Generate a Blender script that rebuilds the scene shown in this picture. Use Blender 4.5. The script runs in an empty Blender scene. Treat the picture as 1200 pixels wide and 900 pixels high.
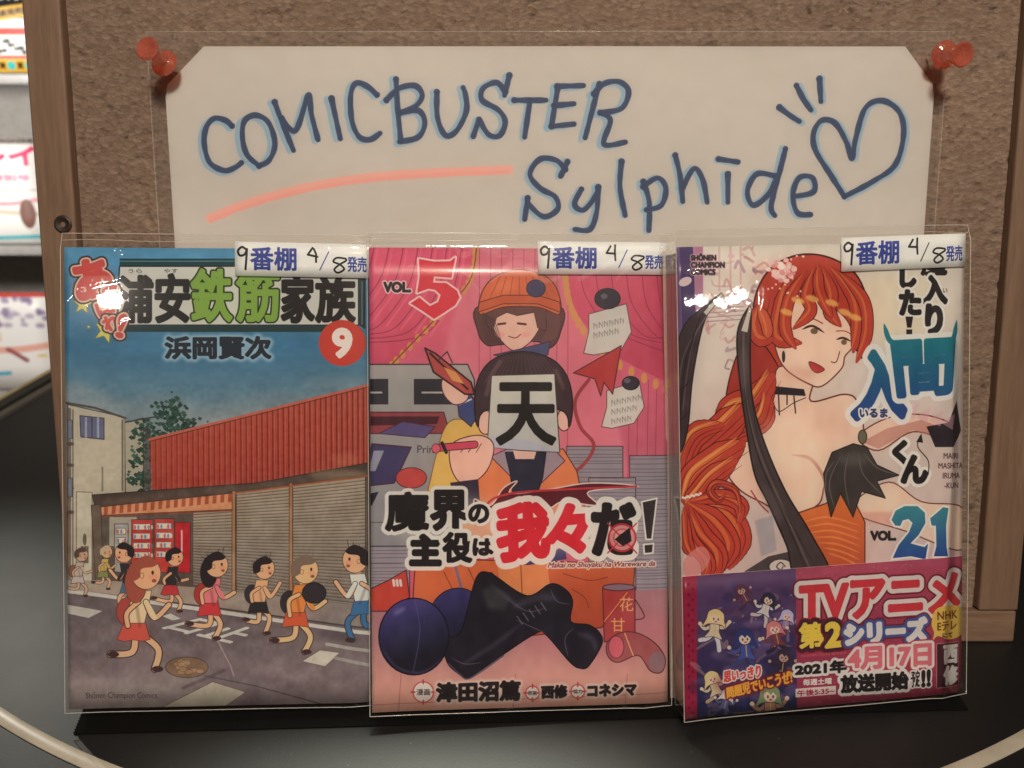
import bpy, bmesh, math, random
import numpy as np
from math import radians, sin, cos, tan, pi
from mathutils import Vector, Matrix, noise

# ------------------------------------------------------------------ camera, world, lights, exposure
scene = bpy.context.scene
C = scene.collection
PITCH, CAM_H = radians(23.137), 0.23868
cam_data = bpy.data.cameras.new('camera')
cam_data.sensor_width = 36.0
cam_data.lens = 36.0 * 950 / 1200
cam_data.clip_start = 0.01
cam_data.clip_end = 50
cam_data.dof.use_dof = True
cam_data.dof.focus_distance = 0.315
cam_data.dof.aperture_fstop = 13
cam = bpy.data.objects.new('camera', cam_data)
C.objects.link(cam)
cam.location = (0, 0, CAM_H)
cam.rotation_euler = (pi / 2 - PITCH, 0, 0)
scene.camera = cam
world = bpy.data.worlds.new('World')
scene.world = world
world.use_nodes = True
wb = world.node_tree.nodes['Background']
wb.inputs[0].default_value = (0.30, 0.22, 0.16, 1)
wb.inputs[1].default_value = 0.10
scene.view_settings.view_transform = 'Standard'
scene.view_settings.look = 'None'
scene.view_settings.exposure = 0.0
scene.view_settings.gamma = 1.0
scene.view_settings.use_curve_mapping = False
scene.cycles.use_denoising = True
scene.cycles.transparent_max_bounces = 24
scene.cycles.max_bounces = 8


def lamp(name, kind, loc, target, power, col, size=0.03, spot=60, blend=0.5):
    d = bpy.data.lights.new(name, kind)
    d.energy = power
    d.color = col
    if kind == 'AREA':
        d.shape = 'DISK'
        d.size = size
    else:
        d.shadow_soft_size = size
    if kind == 'SPOT':
        d.spot_size = radians(spot)
        d.spot_blend = blend
    o = bpy.data.objects.new(name, d)
    C.objects.link(o)
    o.location = loc
    v = Vector(target) - Vector(loc)
    o.rotation_euler = v.to_track_quat('-Z', 'Y').to_euler()
    return o


WARM = (1.0, 0.85, 0.70)
lamp('ceiling_spot', 'SPOT', (0.08, -0.48, 1.02), (0.0, 0.27, 0.11), 40, WARM, 0.085, 64, 1.0)
lamp('front_fill', 'AREA', (0.3, -1.3, 1.9), (0, 0.3, 0.1), 6.0, (1.0, 0.80, 0.64), 1.4)  # added unseen soft fill from the front, evens out the light
lamp('small_spot', 'SPOT', (-0.457, -0.461, 0.537), (-0.147, 0.285, 0.138), 1.0, (1, 0.9, 0.78), 0.012, 8.5, 0.5)
lamp('small_spot', 'SPOT', (0.512, -0.45, 0.447), (0.09, 0.28, 0.135), 0.2, (1, 0.9, 0.78), 0.0055, 9, 0.6)
lamp('small_spot', 'SPOT', (-0.20, -0.55, 0.83), (-0.06, 0.33, 0.235), 0.5, (1, 0.9, 0.8), 0.006, 16, 0.6)
lamp('shelf_lamp', 'SPOT', (-0.96, 1.25, 0.85), (-0.165, 0.165, 0.0), 15, (1.0, 0.97, 0.84), 0.015, 12.5, 1.0)
lamp('back_ceiling_spot', 'SPOT', (-0.06, 0.703, 1.15), (-0.03, 0.180, 0), 80.0, (0.97, 1.0, 0.84), 0.03, 10.5, 1.0)
lamp('shelf_light', 'AREA', (-0.86, 0.84, 0.22), (-0.90, 1.31, 0.0), 4.6, (1.0, 0.97, 0.93), 0.12)


# ------------------------------------------------------------------ helpers
def link(name, me, parent=None, mat=None):
    o = bpy.data.objects.new(name, me)
    C.objects.link(o)
    if mat is not None:
        me.materials.append(mat)
    if parent is not None:
        o.parent = parent
    return o


def tag(o, label=None, cat=None, group=None, kind=None):
    if label: o['label'] = label
    if cat: o['category'] = cat
    if group: o['group'] = group
    if kind: o['kind'] = kind
    return o


def empty(name, loc=(0, 0, 0), rot=None):
    o = bpy.data.objects.new(name, None)
    C.objects.link(o)
    o.empty_display_size = 0.02
    o.location = loc
    if rot is not None:
        o.rotation_euler = rot
    return o


def mesh(name, verts, faces, smooth=False):
    me = bpy.data.meshes.new(name)
    me.from_pydata([tuple(v) for v in verts], [], faces)
    if smooth:
        me.polygons.foreach_set('use_smooth', [True] * len(me.polygons))
    me.update()
    return me


def box(name, a, b, mat, parent=None, bevel=0.0, seg=2):
    bm = bmesh.new()
    bmesh.ops.create_cube(bm, size=1)
    for v in bm.verts:
        v.co = Vector([(a[i] + b[i]) / 2 + v.co[i] * (b[i] - a[i]) for i in range(3)])
    if bevel > 0:
        bmesh.ops.bevel(bm, geom=bm.edges[:], offset=bevel, segments=seg, affect='EDGES', profile=0.6)
    me = bpy.data.meshes.new(name)
    bm.to_mesh(me)
    bm.free()
    if bevel > 0:
        me.polygons.foreach_set('use_smooth', [True] * len(me.polygons))
        try:
            me.set_sharp_from_angle(angle=radians(50))
        except Exception:
            pass
    return link(name, me, parent, mat)


def sheet(name, fn, nx, nz, thick, mat, parent=None, uv=True, smooth=True, side=None):
    """A sheet of real thickness: fn(u, v) gives its front; thick goes to local +y."""
    V, F = [], []
    for j in range(nz + 1):
        for i in range(nx + 1):
            V.append(Vector(fn(i / nx, j / nz)))
    n = len(V)
    W = nx + 1
    for j in range(nz):
        for i in range(nx):
            a = j * W + i
            F.append((a, a + 1, a + W + 1, a + W))
    nf = len(F)
    if thick > 0:
        V += [v + Vector((0, thick, 0)) for v in V[:n]]
        for f in F[:nf]:
            F.append(tuple(n + k for k in reversed(f)))
        rim = [i for i in range(W)] + [j * W + nx for j in range(1, nz + 1)] + \
              [nz * W + i for i in range(nx - 1, -1, -1)] + [j * W for j in range(nz - 1, 0, -1)]
        for k in range(len(rim)):
            a, b = rim[k], rim[(k + 1) % len(rim)]
            F.append((b, a, n + a, n + b))
    me = mesh(name, V, F)
    sm = [smooth] * nf * (2 if thick > 0 else 1) + [False] * (len(F) - nf * (2 if thick > 0 else 1))
    me.polygons.foreach_set('use_smooth', sm)
    if uv:
        l = me.uv_layers.new(name='UVMap')
        for p in me.polygons:
            for li in p.loop_indices:
                vi = me.loops[li].vertex_index % n
                l.data[li].uv = ((vi % W) / nx, (vi // W) / nz)
    o = link(name, me, parent, mat)
    if side is not None and thick > 0:
        me.materials.append(side)
        for k in range(nf, len(F)):
            me.polygons[k].material_index = 1
    return o


def tube(name, pts, r, mat, parent=None, n=6):
    pts = [Vector(p) for p in pts]
    V, F = [], []
    for i, p in enumerate(pts):
        t = (pts[min(i + 1, len(pts) - 1)] - pts[max(i - 1, 0)]).normalized()
        a = Vector((0, 1, 0)) if abs(t.y) < 0.9 else Vector((1, 0, 0))
        s = t.cross(a).normalized()
        w = t.cross(s)
        for k in range(n):
            q = 2 * pi * k / n
            V.append(p + (s * cos(q) + w * sin(q)) * r)
    for i in range(len(pts) - 1):
        for k in range(n):
            F.append((i * n + k, i * n + (k + 1) % n, (i + 1) * n + (k + 1) % n, (i + 1) * n + k))
    F.append(tuple(range(n)))
    F.append(tuple(reversed(range((len(pts) - 1) * n, len(pts) * n))))
    return link(name, mesh(name, V, F, True), parent, mat)


def lathe(name, prof, mat, parent=None, n=40):
    V, F = [], []
    for (r, z) in prof:
        for k in range(n):
            q = 2 * pi * k / n
            V.append((r * cos(q), r * sin(q), z))
    for i in range(len(prof) - 1):
        for k in range(n):
            F.append((i * n + k, i * n + (k + 1) % n, (i + 1) * n + (k + 1) % n, (i + 1) * n + k))
    F.append(tuple(reversed(range(n))))
    F.append(tuple(range((len(prof) - 1) * n, len(prof) * n)))
    me = mesh(name, V, F, True)
    try:
        me.set_sharp_from_angle(angle=radians(40))
    except Exception:
        pass
    return link(name, me, parent, mat)


# ------------------------------------------------------------------ materials
class NT:
    def __init__(self, name):
        self.m = bpy.data.materials.new(name)
        self.m.use_nodes = True
        self.t = self.m.node_tree
        self.b = self.t.nodes['Principled BSDF']
        self.out = self.t.nodes['Material Output']

    def n(self, kind, **kw):
        nd = self.t.nodes.new(kind)
        for k, v in kw.items():
            if k.startswith('i_'):
                nd.inputs[k[2:].replace('_', ' ')].default_value = v
            else:
                setattr(nd, k, v)
        return nd

    def l(self, a, b):
        self.t.links.new(a, b)

    def p(self, **kw):
        for k, v in kw.items():
            key = {'base': 'Base Color', 'rough': 'Roughness', 'metal': 'Metallic', 'ior': 'IOR', 'spec': 'Specular IOR Level',
                   'coat': 'Coat Weight', 'coatr': 'Coat Roughness', 'trans': 'Transmission Weight', 'alpha': 'Alpha', 'sheen': 'Sheen Weight'}[k]
            self.b.inputs[key].default_value = (*v, 1) if isinstance(v, tuple) else v
        return self

    def coord(self, scale=(1, 1, 1)):
        tc = self.n('ShaderNodeTexCoord')
        mp = self.n('ShaderNodeMapping')
        mp.inputs['Scale'].default_value = scale
        self.l(tc.outputs['Object'], mp.inputs[0])
        return mp.outputs[0]

    def noise(self, vec, scale, detail=4, rough=0.6, dist=0.0):
        nd = self.n('ShaderNodeTexNoise')
        nd.inputs['Scale'].default_value = scale
        nd.inputs['Detail'].default_value = detail
        nd.inputs['Roughness'].default_value = rough
        nd.inputs['Distortion'].default_value = dist
        self.l(vec, nd.inputs['Vector'])
        return nd.outputs['Fac']

    def ramp(self, fac, stops):
        r = self.n('ShaderNodeValToRGB')
        els = r.color_ramp.elements
        while len(els) < len(stops):
            els.new(0.5)
        for e, (pos, c) in zip(els, stops):
            e.position = pos
            e.color = (*c, 1) if isinstance(c, tuple) else (c, c, c, 1)
        self.l(fac, r.inputs[0])
        return r.outputs[0]

    def bump(self, h, strength, dist, prev=None):
        b = self.n('ShaderNodeBump')
        b.inputs['Strength'].default_value = strength
        b.inputs['Distance'].default_value = dist
        self.l(h, b.inputs['Height'])
        if prev is not None:
            self.l(prev, b.inputs['Normal'])
        return b.outputs['Normal']


def mat_plain(name, base, rough=0.5, **kw):
    t = NT(name).p(base=base, rough=rough, **kw)
    v = t.coord()
    f = t.noise(v, 90, 3)
    t.l(t.ramp(f, [(0.3, tuple(c * 0.88 for c in base)), (0.7, tuple(min(1, c * 1.08) for c in base))]), t.b.inputs['Base Color'])
    return t.m


def mat_cork():
    t = NT('cork').p(rough=0.92, spec=0.15)
    v = t.coord((0.8, 1, 1.3))
    big = t.noise(v, 9, 4, 0.6)
    mid = t.noise(v, 260, 7, 0.75, 0.5)
    fine = t.noise(v, 1100, 4, 0.7)
    vo = t.n('ShaderNodeTexVoronoi')
    vo.inputs['Scale'].default_value = 620
    t.l(v, vo.inputs['Vector'])
    pit = t.noise(v, 120, 5, 0.6, 0.4)
    c1 = t.ramp(mid, [(0.26, (0.15, 0.100, 0.072)), (0.42, (0.245, 0.172, 0.128)), (0.60, (0.295, 0.212, 0.160)), (0.80, (0.42, 0.325, 0.25))])
    c2 = t.ramp(vo.outputs['Color'], [(0.1, (0.16, 0.105, 0.075)), (0.5, (0.275, 0.195, 0.148)), (0.95, (0.42, 0.325, 0.25))])
    mx = t.n('ShaderNodeMixRGB')
    mx.inputs[0].default_value = 0.40
    t.l(c1, mx.inputs[1]); t.l(c2, mx.inputs[2])
    m2 = t.n('ShaderNodeMixRGB', blend_type='MULTIPLY')
    m2.inputs[0].default_value = 1
    t.l(mx.outputs[0], m2.inputs[1])
    t.l(t.ramp(big, [(0.3, 0.86), (0.7, 1.08)]), m2.inputs[2])
    m3 = t.n('ShaderNodeMixRGB', blend_type='MULTIPLY')
    m3.inputs[0].default_value = 1
    t.l(m2.outputs[0], m3.inputs[1])
    t.l(t.ramp(pit, [(0.28, 0.45), (0.36, 1.0)]), m3.inputs[2])
    t.l(m3.outputs[0], t.b.inputs['Base Color'])
    nrm = t.bump(mid, 0.6, 0.0009)
    nrm = t.bump(vo.outputs['Distance'], 0.5, 0.0006, nrm)
    nrm = t.bump(fine, 0.6, 0.0004, nrm)
    t.l(nrm, t.b.inputs['Normal'])
    return t.m


def mat_wood(name, along, dark=(0.19, 0.118, 0.078), lite=(0.31, 0.205, 0.142)):
    t = NT(name).p(rough=0.55, spec=0.3)
    sc = [26, 26, 26]
    sc[along] = 2.2
    v = t.coord(tuple(sc))
    a = t.noise(v, 3.2, 6, 0.6, 1.2)
    b = t.noise(v, 26, 4, 0.6)
    w = t.coord()
    g = t.noise(w, 9, 3)
    m = t.n('ShaderNodeMixRGB')
    m.inputs[0].default_value = 0.3
    t.l(t.ramp(a, [(0.3, dark), (0.7, lite)]), m.inputs[1])
    t.l(t.ramp(b, [(0.35, tuple(c * 0.8 for c in dark)), (0.65, lite)]), m.inputs[2])
    m2 = t.n('ShaderNodeMixRGB', blend_type='MULTIPLY')
    m2.inputs[0].default_value = 1
    t.l(m.outputs[0], m2.inputs[1])
    t.l(t.ramp(g, [(0.3, 0.82), (0.7, 1.05)]), m2.inputs[2])
    t.l(m2.outputs[0], t.b.inputs['Base Color'])
    t.l(t.bump(b, 0.25, 0.0006), t.b.inputs['Normal'])
    return t.m


def mat_table():
    t = NT('black_lacquer').p(base=(0.013, 0.013, 0.014), rough=0.42, spec=0.5)
    v = t.coord()
    sp = t.noise(v, 1400, 3, 0.7)
    cl = t.noise(v, 22, 5, 0.65)
    sm = t.noise(t.coord((3, 1, 1)), 60, 4, 0.6, 1.0)
    t.l(t.ramp(cl, [(0.3, 0.405), (0.7, 0.43)]), t.b.inputs['Roughness'])
    m = t.n('ShaderNodeMixRGB')
    t.l(t.ramp(sm, [(0.6, 0.0), (0.8, 0.18)]), m.inputs[0])
    m.inputs[1].default_value = (0.012, 0.012, 0.0125, 1)
    m.inputs[2].default_value = (0.03, 0.029, 0.028, 1)
    d = t.n('ShaderNodeMixRGB')
    t.l(t.ramp(t.noise(v, 420, 2, 0.5), [(0.745, 0.0), (0.78, 0.5)]), d.inputs[0])
    t.l(m.outputs[0], d.inputs[1])
    d.inputs[2].default_value = (0.16, 0.15, 0.13, 1)
    t.l(d.outputs[0], t.b.inputs['Base Color'])
    t.l(t.bump(sp, 0.35, 0.00012), t.b.inputs['Normal'])
    return t.m


def mat_film(name='clear_film', k=1.25, rough=0.045, wr=0.25, haze=0.03):
    """Clear plastic film: a single sheet that lets light through and mirrors a little of the room."""
    t = NT(name)
    t.t.nodes.remove(t.b)
    tr = t.n('ShaderNodeBsdfTransparent')
    tr.inputs[0].default_value = (0.975, 0.97, 0.96, 1)
    gl = t.n('ShaderNodeBsdfGlossy')
    gl.inputs['Roughness'].default_value = rough
    gl.inputs['Color'].default_value = (1, 1, 1, 1)
    fr = t.n('ShaderNodeFresnel')
    fr.inputs['IOR'].default_value = 1.5
    ml = t.n('ShaderNodeMath', operation='MULTIPLY')
    ml.inputs[1].default_value = k
    v = t.coord()
    nrm = t.bump(t.noise(t.coord((1, 1, 0.7)), 30, 2, 0.5, 0.6), wr, 0.0012)
    nrm = t.bump(t.noise(v, 260, 2, 0.5), wr * 0.5, 0.0002, nrm)
    t.l(nrm, gl.inputs['Normal'])
    t.l(fr.outputs[0], ml.inputs[0])
    mx = t.n('ShaderNodeMixShader')
    t.l(ml.outputs[0], mx.inputs[0])
    t.l(tr.outputs[0], mx.inputs[1])
    t.l(gl.outputs[0], mx.inputs[2])
    df = t.n('ShaderNodeBsdfDiffuse')
    df.inputs['Color'].default_value = (0.9, 0.88, 0.84, 1)
    m3 = t.n('ShaderNodeMixShader')
    m3.inputs[0].default_value = haze
    t.l(mx.outputs[0], m3.inputs[1])
    t.l(df.outputs[0], m3.inputs[2])
    t.l(m3.outputs[0], t.out.inputs['Surface'])
    return t.m


def mat_seam(a=0.42):
    t = NT('film_seam').p(base=(0.9, 0.88, 0.84), rough=0.12, alpha=a, spec=0.8)
    return t.m


def mat_print(name, img, rough=0.45, coat=0.0, bump=0.0):
    t = NT(name).p(rough=rough, spec=0.35, coat=coat, coatr=0.15)
    uv = t.n('ShaderNodeUVMap')
    im = t.n('ShaderNodeTexImage')
    im.image = img
    im.interpolation = 'Linear'
    im.extension = 'EXTEND'
    t.l(uv.outputs[0], im.inputs[0])
    t.l(im.outputs[0], t.b.inputs['Base Color'])
    if bump:
        t.l(t.bump(t.noise(t.coord(), 45, 4, 0.6), bump, 0.001), t.b.inputs['Normal'])
    return t.m


def mat_pages():
    t = NT('page_edges').p(rough=0.8, spec=0.2)
    v = t.coord((0.2, 60, 0.2))
    f = t.noise(v, 30, 3, 0.8)
    t.l(t.ramp(f, [(0.3, (0.30, 0.27, 0.22)), (0.6, (0.66, 0.62, 0.52)), (0.8, (0.75, 0.71, 0.6))]), t.b.inputs['Base Color'])
    t.l(t.bump(f, 0.5, 0.0003), t.b.inputs['Normal'])
    return t.m


# ------------------------------------------------------------------ a small painter for the flat print (covers, sign, labels)
def lin(c):
    c = np.asarray(c, np.float32)
    return np.where(c <= 0.04045, c / 12.92, ((c + 0.055) / 1.055) ** 2.4)


def enc(c):
    c = np.clip(c, 0, 1)
    return np.where(c <= 0.0031308, c * 12.92, 1.055 * c ** (1 / 2.4) - 0.055)


def homography(src, dst):
    A, b = [], []
    for (x, y), (u, v) in zip(src, dst):
        A.append([x, y, 1, 0, 0, 0, -u * x, -u * y]); b.append(u)
        A.append([0, 0, 0, x, y, 1, -v * x, -v * y]); b.append(v)
    h = np.linalg.solve(np.array(A, float), np.array(b, float))
    return np.append(h, 1).reshape(3, 3)


def smooth(pts, closed=False, k=6):
    P = np.array(pts, float)
    n = len(P)
    if n < 3:
        return P
    out = []
    for i in range(n if closed else n - 1):
        if closed:
            p0, p1, p2, p3 = P[(i - 1) % n], P[i], P[(i + 1) % n], P[(i + 2) % n]
        else:
            p0, p1, p2, p3 = P[max(i - 1, 0)], P[i], P[i + 1], P[min(i + 2, n - 1)]
        for t in np.linspace(0, 1, k, endpoint=False):
            out.append(0.5 * ((2 * p1) + (p2 - p0) * t + (2 * p0 - 5 * p1 + 4 * p2 - p3) * t * t + (3 * p1 - p0 - 3 * p2 + p3) * t ** 3))
    if not closed:
        out.append(P[-1])
    return np.array(out)


GLYPHS = {}


def glyph_edges(s):
    """Outline edges of a string set in the built-in typeface, as oriented triangles, bbox scaled to 0..1."""
    if s in GLYPHS:
        return GLYPHS[s]
    cu = bpy.data.curves.new('lettering', 'FONT')
    cu.body = s
    cu.size = 1.0
    cu.resolution_u = 4
    o = bpy.data.objects.new('lettering', cu)
    C.objects.link(o)
    dg = bpy.context.evaluated_depsgraph_get()
    dg.update()
    me = o.evaluated_get(dg).to_mesh()
    V = np.array([v.co[:2] for v in me.vertices], float)
    E = []
    for p in me.polygons:
        idx = list(p.vertices)
        q = V[idx]
        a = 0.5 * np.sum(q[:, 0] * np.roll(q[:, 1], -1) - np.roll(q[:, 0], -1) * q[:, 1])
        if a < 0:
            idx = idx[::-1]
        for i in range(len(idx)):
            E.append((idx[i], idx[(i + 1) % len(idx)]))
    o.evaluated_get(dg).to_mesh_clear()
    bpy.data.objects.remove(o)
    bpy.data.curves.remove(cu)
    if not len(E):
        V = np.zeros((1, 2)); E = [(0, 0)]
    mn, mx = V.min(0), V.max(0)
    asp = (mx[0] - mn[0]) / max(mx[1] - mn[1], 1e-6)
    V = (V - mn) / np.maximum(mx - mn, 1e-6)
    V[:, 1] = 1 - V[:, 1]
    GLYPHS[s] = (V, np.array(E), asp)
    return GLYPHS[s]


class Canvas:
    def __init__(self, quad, w, h, base=(200, 190, 175)):
        """quad: where the four corners (TL, TR, BR, BL) lie in drawing units."""
        self.w, self.h = w, h
        self.H = homography(quad, [(0, 0), (w, 0), (w, h), (0, h)])
        q = np.array(quad, float)
        self.s = w / np.linalg.norm(q[1] - q[0])
        self.a = np.empty((h, w, 3), np.float32)
        self.a[:] = np.array(base, np.float32) / 255
        self.rng = np.random.default_rng(7)
        self.g = None

    def tp(self, P):
        P = np.asarray(P, float)
        q = np.c_[P, np.ones(len(P))] @ self.H.T
        return q[:, :2] / q[:, 2:3]

    def cover(self, segs, pad=4):
        """Coverage of directed segments ((x0,y0,x1,y1) in texels), 3 sub-scanlines."""
        x0 = int(max(0, math.floor(segs[:, [0, 2]].min()) - pad)); x1 = int(min(self.w, math.ceil(segs[:, [0, 2]].max()) + pad))
        y0 = int(max(0, math.floor(segs[:, [1, 3]].min()) - pad)); y1 = int(min(self.h, math.ceil(segs[:, [1, 3]].max()) + pad))
        if x1 <= x0 or y1 <= y0:
            return None
        W, Hh, SS = x1 - x0, y1 - y0, 3
        acc = np.zeros((Hh, W + 2), np.float64)
        ax, ay, bx, by = segs.T
        for sub in range(SS):
            # sub-scanline k sits at y = y0 + row + (sub+.5)/SS
            off = (sub + 0.5) / SS
            lo = np.minimum(ay, by); hi = np.maximum(ay, by)
            r0 = np.ceil(lo - y0 - off).astype(int); r1 = np.ceil(hi - y0 - off).astype(int)
            r0 = np.clip(r0, 0, Hh); r1 = np.clip(r1, 0, Hh)
            cnt = r1 - r0
            ok = cnt > 0
            if not ok.any():
                continue
            idx = np.repeat(np.nonzero(ok)[0], cnt[ok])
            st = np.repeat(np.cumsum(cnt[ok]) - cnt[ok], cnt[ok])
            row = r0[idx] + (np.arange(len(idx)) - st)
            yy = row + y0 + off
            xx = ax[idx] + (yy - ay[idx]) * (bx[idx] - ax[idx]) / (by[idx] - ay[idx]) - x0
            d = np.where(by[idx] > ay[idx], 1.0, -1.0)
            xx = np.clip(xx, 0, W)
            ix = np.floor(xx).astype(int); fx = xx - ix
            np.add.at(acc, (row, ix), d * (1 - fx))
            np.add.at(acc, (row, ix + 1), d * fx)
        m = np.abs(np.cumsum(acc, 1)[:, :W]) / SS
        return np.clip(m, 0, 1).astype(np.float32), x0, y0

    def paint(self, mk, col, op=1.0, blur=0):
        if mk is None:
            return
        m, x0, y0 = mk
        if blur:
            m, x0, y0 = self.blur(m, x0, y0, blur)
        h, w = m.shape
        dst = self.a[y0:y0 + h, x0:x0 + w]
        if isinstance(col, tuple) and len(col) == 4 and isinstance(col[0], tuple):   # gradient c0 -> c1 from p0 to p1
            c0, c1, p0, p1 = col
            q = self.tp([p0, p1])
            d = q[1] - q[0]
            yy, xx = np.mgrid[y0:y0 + h, x0:x0 + w]
            t = np.clip(((xx - q[0, 0]) * d[0] + (yy - q[0, 1]) * d[1]) / (d @ d), 0, 1)[..., None]
            c = (np.array(c0) * (1 - t) + np.array(c1) * t).astype(np.float32) / 255
        else:
            c = np.array(col, np.float32) / 255
        m = (m * op)[..., None]
        dst[:] = dst * (1 - m) + c * m

    def blur(self, m, x0, y0, r):
        r = max(1, int(r * self.s))
        ax0, ay0 = min(x0, 2 * r), min(y0, 2 * r)
        ax1 = min(self.w - x0 - m.shape[1], 2 * r); ay1 = min(self.h - y0 - m.shape[0], 2 * r)
        m = np.pad(m, ((ay0, ay1), (ax0, ax1)))
        for _ in range(2):
            for axis in (0, 1):
                p = np.pad(m, [(r, r) if k == axis else (0, 0) for k in (0, 1)], mode='edge')
                c = np.cumsum(p, axis, dtype=np.float64)
                z = np.zeros_like(np.take(c, [0], axis))
                c = np.concatenate([z, c], axis)
                n = m.shape[axis]
                hi = np.take(c, np.arange(2 * r + 1, 2 * r + 1 + n), axis)
                lo = np.take(c, np.arange(0, n), axis)
                m = ((hi - lo) / (2 * r + 1)).astype(np.float32)
        return m, x0 - ax0, y0 - ay0

    @staticmethod
    def dilate(m, r):
        if r < 0.5:
            return m
        R = int(math.ceil(r))
        p = np.pad(m, R)
        out = m.copy()
        H, W = m.shape
        for dy in range(-R, R + 1):
            for dx in range(-R, R + 1):
                dd = math.hypot(dx, dy)
                if dd > r + 0.5 or (dx == 0 and dy == 0):
                    continue
                k = min(1.0, r + 0.5 - dd)
                v = p[R + dy:R + dy + H, R + dx:R + dx + W]
                if k < 1:
                    v = v * k
                np.maximum(out, v, out)
        return out

    def poly(self, pts, col, op=1.0, blur=0, sm=False, edge=None, ew=1.0):
        P = smooth(pts, True) if sm else np.array(pts, float)
        q = self.tp(P)
        mk = self.cover(np.c_[q, np.roll(q, -1, 0)])
        self.paint(mk, col, op, blur)
        if edge is not None:
            self.line(np.vstack([P, P[:1]]), ew, edge, op)
        return mk

    def ell(self, x, y, rx, ry, col, op=1.0, blur=0, rot=0.0, edge=None, ew=1.0):
        a = np.linspace(0, 2 * pi, 36, endpoint=False)
        ex, ey = rx * np.cos(a), ry * np.sin(a)
        c, s = cos(rot), sin(rot)
        return self.poly(np.c_[x + ex * c - ey * s, y + ex * s + ey * c], col, op, blur, False, edge, ew)

    def line(self, pts, w, col, op=1.0, sm=False, taper=False, blur=0, hand=0.0):
        P = self.tp(smooth(pts) if sm else np.array(pts, float))
        r = max(w * self.s / 2, 0.45)
        n = len(P)
        rad = np.full(n, r)
        if hand:      # a hand-held marker: pressure comes and goes, ink pools where the pen stops
            ph = self.rng.uniform(0, 6, 2)
            q = np.concatenate([[0], np.cumsum(np.hypot(*np.diff(P, axis=0).T))]) / self.s
            rad = r * (1 + hand * (0.6 * np.sin(q / 7 + ph[0]) + 0.4 * np.sin(q / 2.6 + ph[1])))
            rad[0] *= 1 + hand * 1.2; rad[-1] *= 1 - hand * 0.8
        if taper:
            rad = r * np.clip(np.sin(np.linspace(0.12, pi - 0.12, n)) * 1.25, 0.2, 1)
        x0 = int(max(0, P[:, 0].min() - r - 3)); x1 = int(min(self.w, P[:, 0].max() + r + 3))
        y0 = int(max(0, P[:, 1].min() - r - 3)); y1 = int(min(self.h, P[:, 1].max() + r + 3))
        if x1 <= x0 or y1 <= y0:
            return
        M = np.zeros((y1 - y0, x1 - x0), np.float32)
        for i in range(n - 1):
            a, b = P[i], P[i + 1]
            ra, rb = rad[i], rad[i + 1]
            R = max(ra, rb) + 2
            u0 = int(max(x0, min(a[0], b[0]) - R)); u1 = int(min(x1, max(a[0], b[0]) + R + 1))
            v0 = int(max(y0, min(a[1], b[1]) - R)); v1 = int(min(y1, max(a[1], b[1]) + R + 1))
            if u1 <= u0 or v1 <= v0:
                continue
            yy, xx = np.mgrid[v0:v1, u0:u1].astype(np.float32)
            xx += 0.5; yy += 0.5
            d = b - a
            L = max(float(d @ d), 1e-9)
            t = np.clip(((xx - a[0]) * d[0] + (yy - a[1]) * d[1]) / L, 0, 1)
            dist = np.hypot(xx - a[0] - t * d[0], yy - a[1] - t * d[1])
            m = np.clip(ra + (rb - ra) * t + 0.5 - dist, 0, 1)
            s = M[v0 - y0:v1 - y0, u0 - x0:u1 - x0]
            np.maximum(s, m, s)
        self.paint((M, x0, y0), col, op, blur)

    def text(self, s, quad, col, bold=0.0, outline=(), op=1.0, glow=None):
        """Set s in the quad (x0,y0,x1,y1) or four corners TL,TR,BR,BL; outline: (width, colour) from the outermost in."""
        if len(quad) == 4 and not hasattr(quad[0], '__len__'):
            x0, y0, x1, y1 = quad
            quad = [(x0, y0), (x1, y0), (x1, y1), (x0, y1)]
        Q = np.array(quad, float)
        V, E, _ = glyph_edges(s)
        u, v = V[:, :1], V[:, 1:]
        P = Q[0] * (1 - u) * (1 - v) + Q[1] * u * (1 - v) + Q[2] * u * v + Q[3] * (1 - u) * v
        P = self.tp(P)
        mk = self.cover(np.c_[P[E[:, 0]], P[E[:, 1]]], int(4 + self.s * (bold + max([0] + [o[0] for o in outline] + ([glow[0]] if glow else [])))))
        if mk is None:
            return
        m, x0, y0 = mk
        m = self.dilate(m, bold * self.s)
        if glow is not None:
            self.paint((self.dilate(m, glow[0] * self.s), x0, y0), glow[1], glow[2], glow[0] * 0.6)
        for r, c in outline:
            self.paint((self.dilate(m, r * self.s), x0, y0), c, op)
        self.paint((m, x0, y0), col, op)

    def grain(self, amp, cells, seed=1, region=None, tint=(1, 1, 1)):
        """Soft uneven tone, like watercolour or ink laid down unevenly."""
        rng = np.random.default_rng(seed)
        x0, y0, x1, y1 = 0, 0, self.w, self.h
        if region is not None:
            q = self.tp([(region[0], region[1]), (region[2], region[3])])
            x0, x1 = int(max(0, q[0, 0])), int(min(self.w, q[1, 0]))
            y0, y1 = int(max(0, q[0, 1])), int(min(self.h, q[1, 1]))
        g = rng.random((cells + 2, cells + 2)).astype(np.float32) - 0.5
        ys = np.linspace(0, cells, y1 - y0); xs = np.linspace(0, cells, x1 - x0)
        iy, ix = ys.astype(int), xs.astype(int)
        fy, fx = ys - iy, xs - ix
        fy, fx = fy * fy * (3 - 2 * fy), fx * fx * (3 - 2 * fx)
        gy = g[iy] * (1 - fy)[:, None] + g[iy + 1] * fy[:, None]
        t = gy[:, ix] * (1 - fx) + gy[:, ix + 1] * fx
        self.a[y0:y1, x0:x1] += (t * amp)[..., None] * np.array(tint, np.float32)
        np.clip(self.a, 0, 1, self.a)

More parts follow.
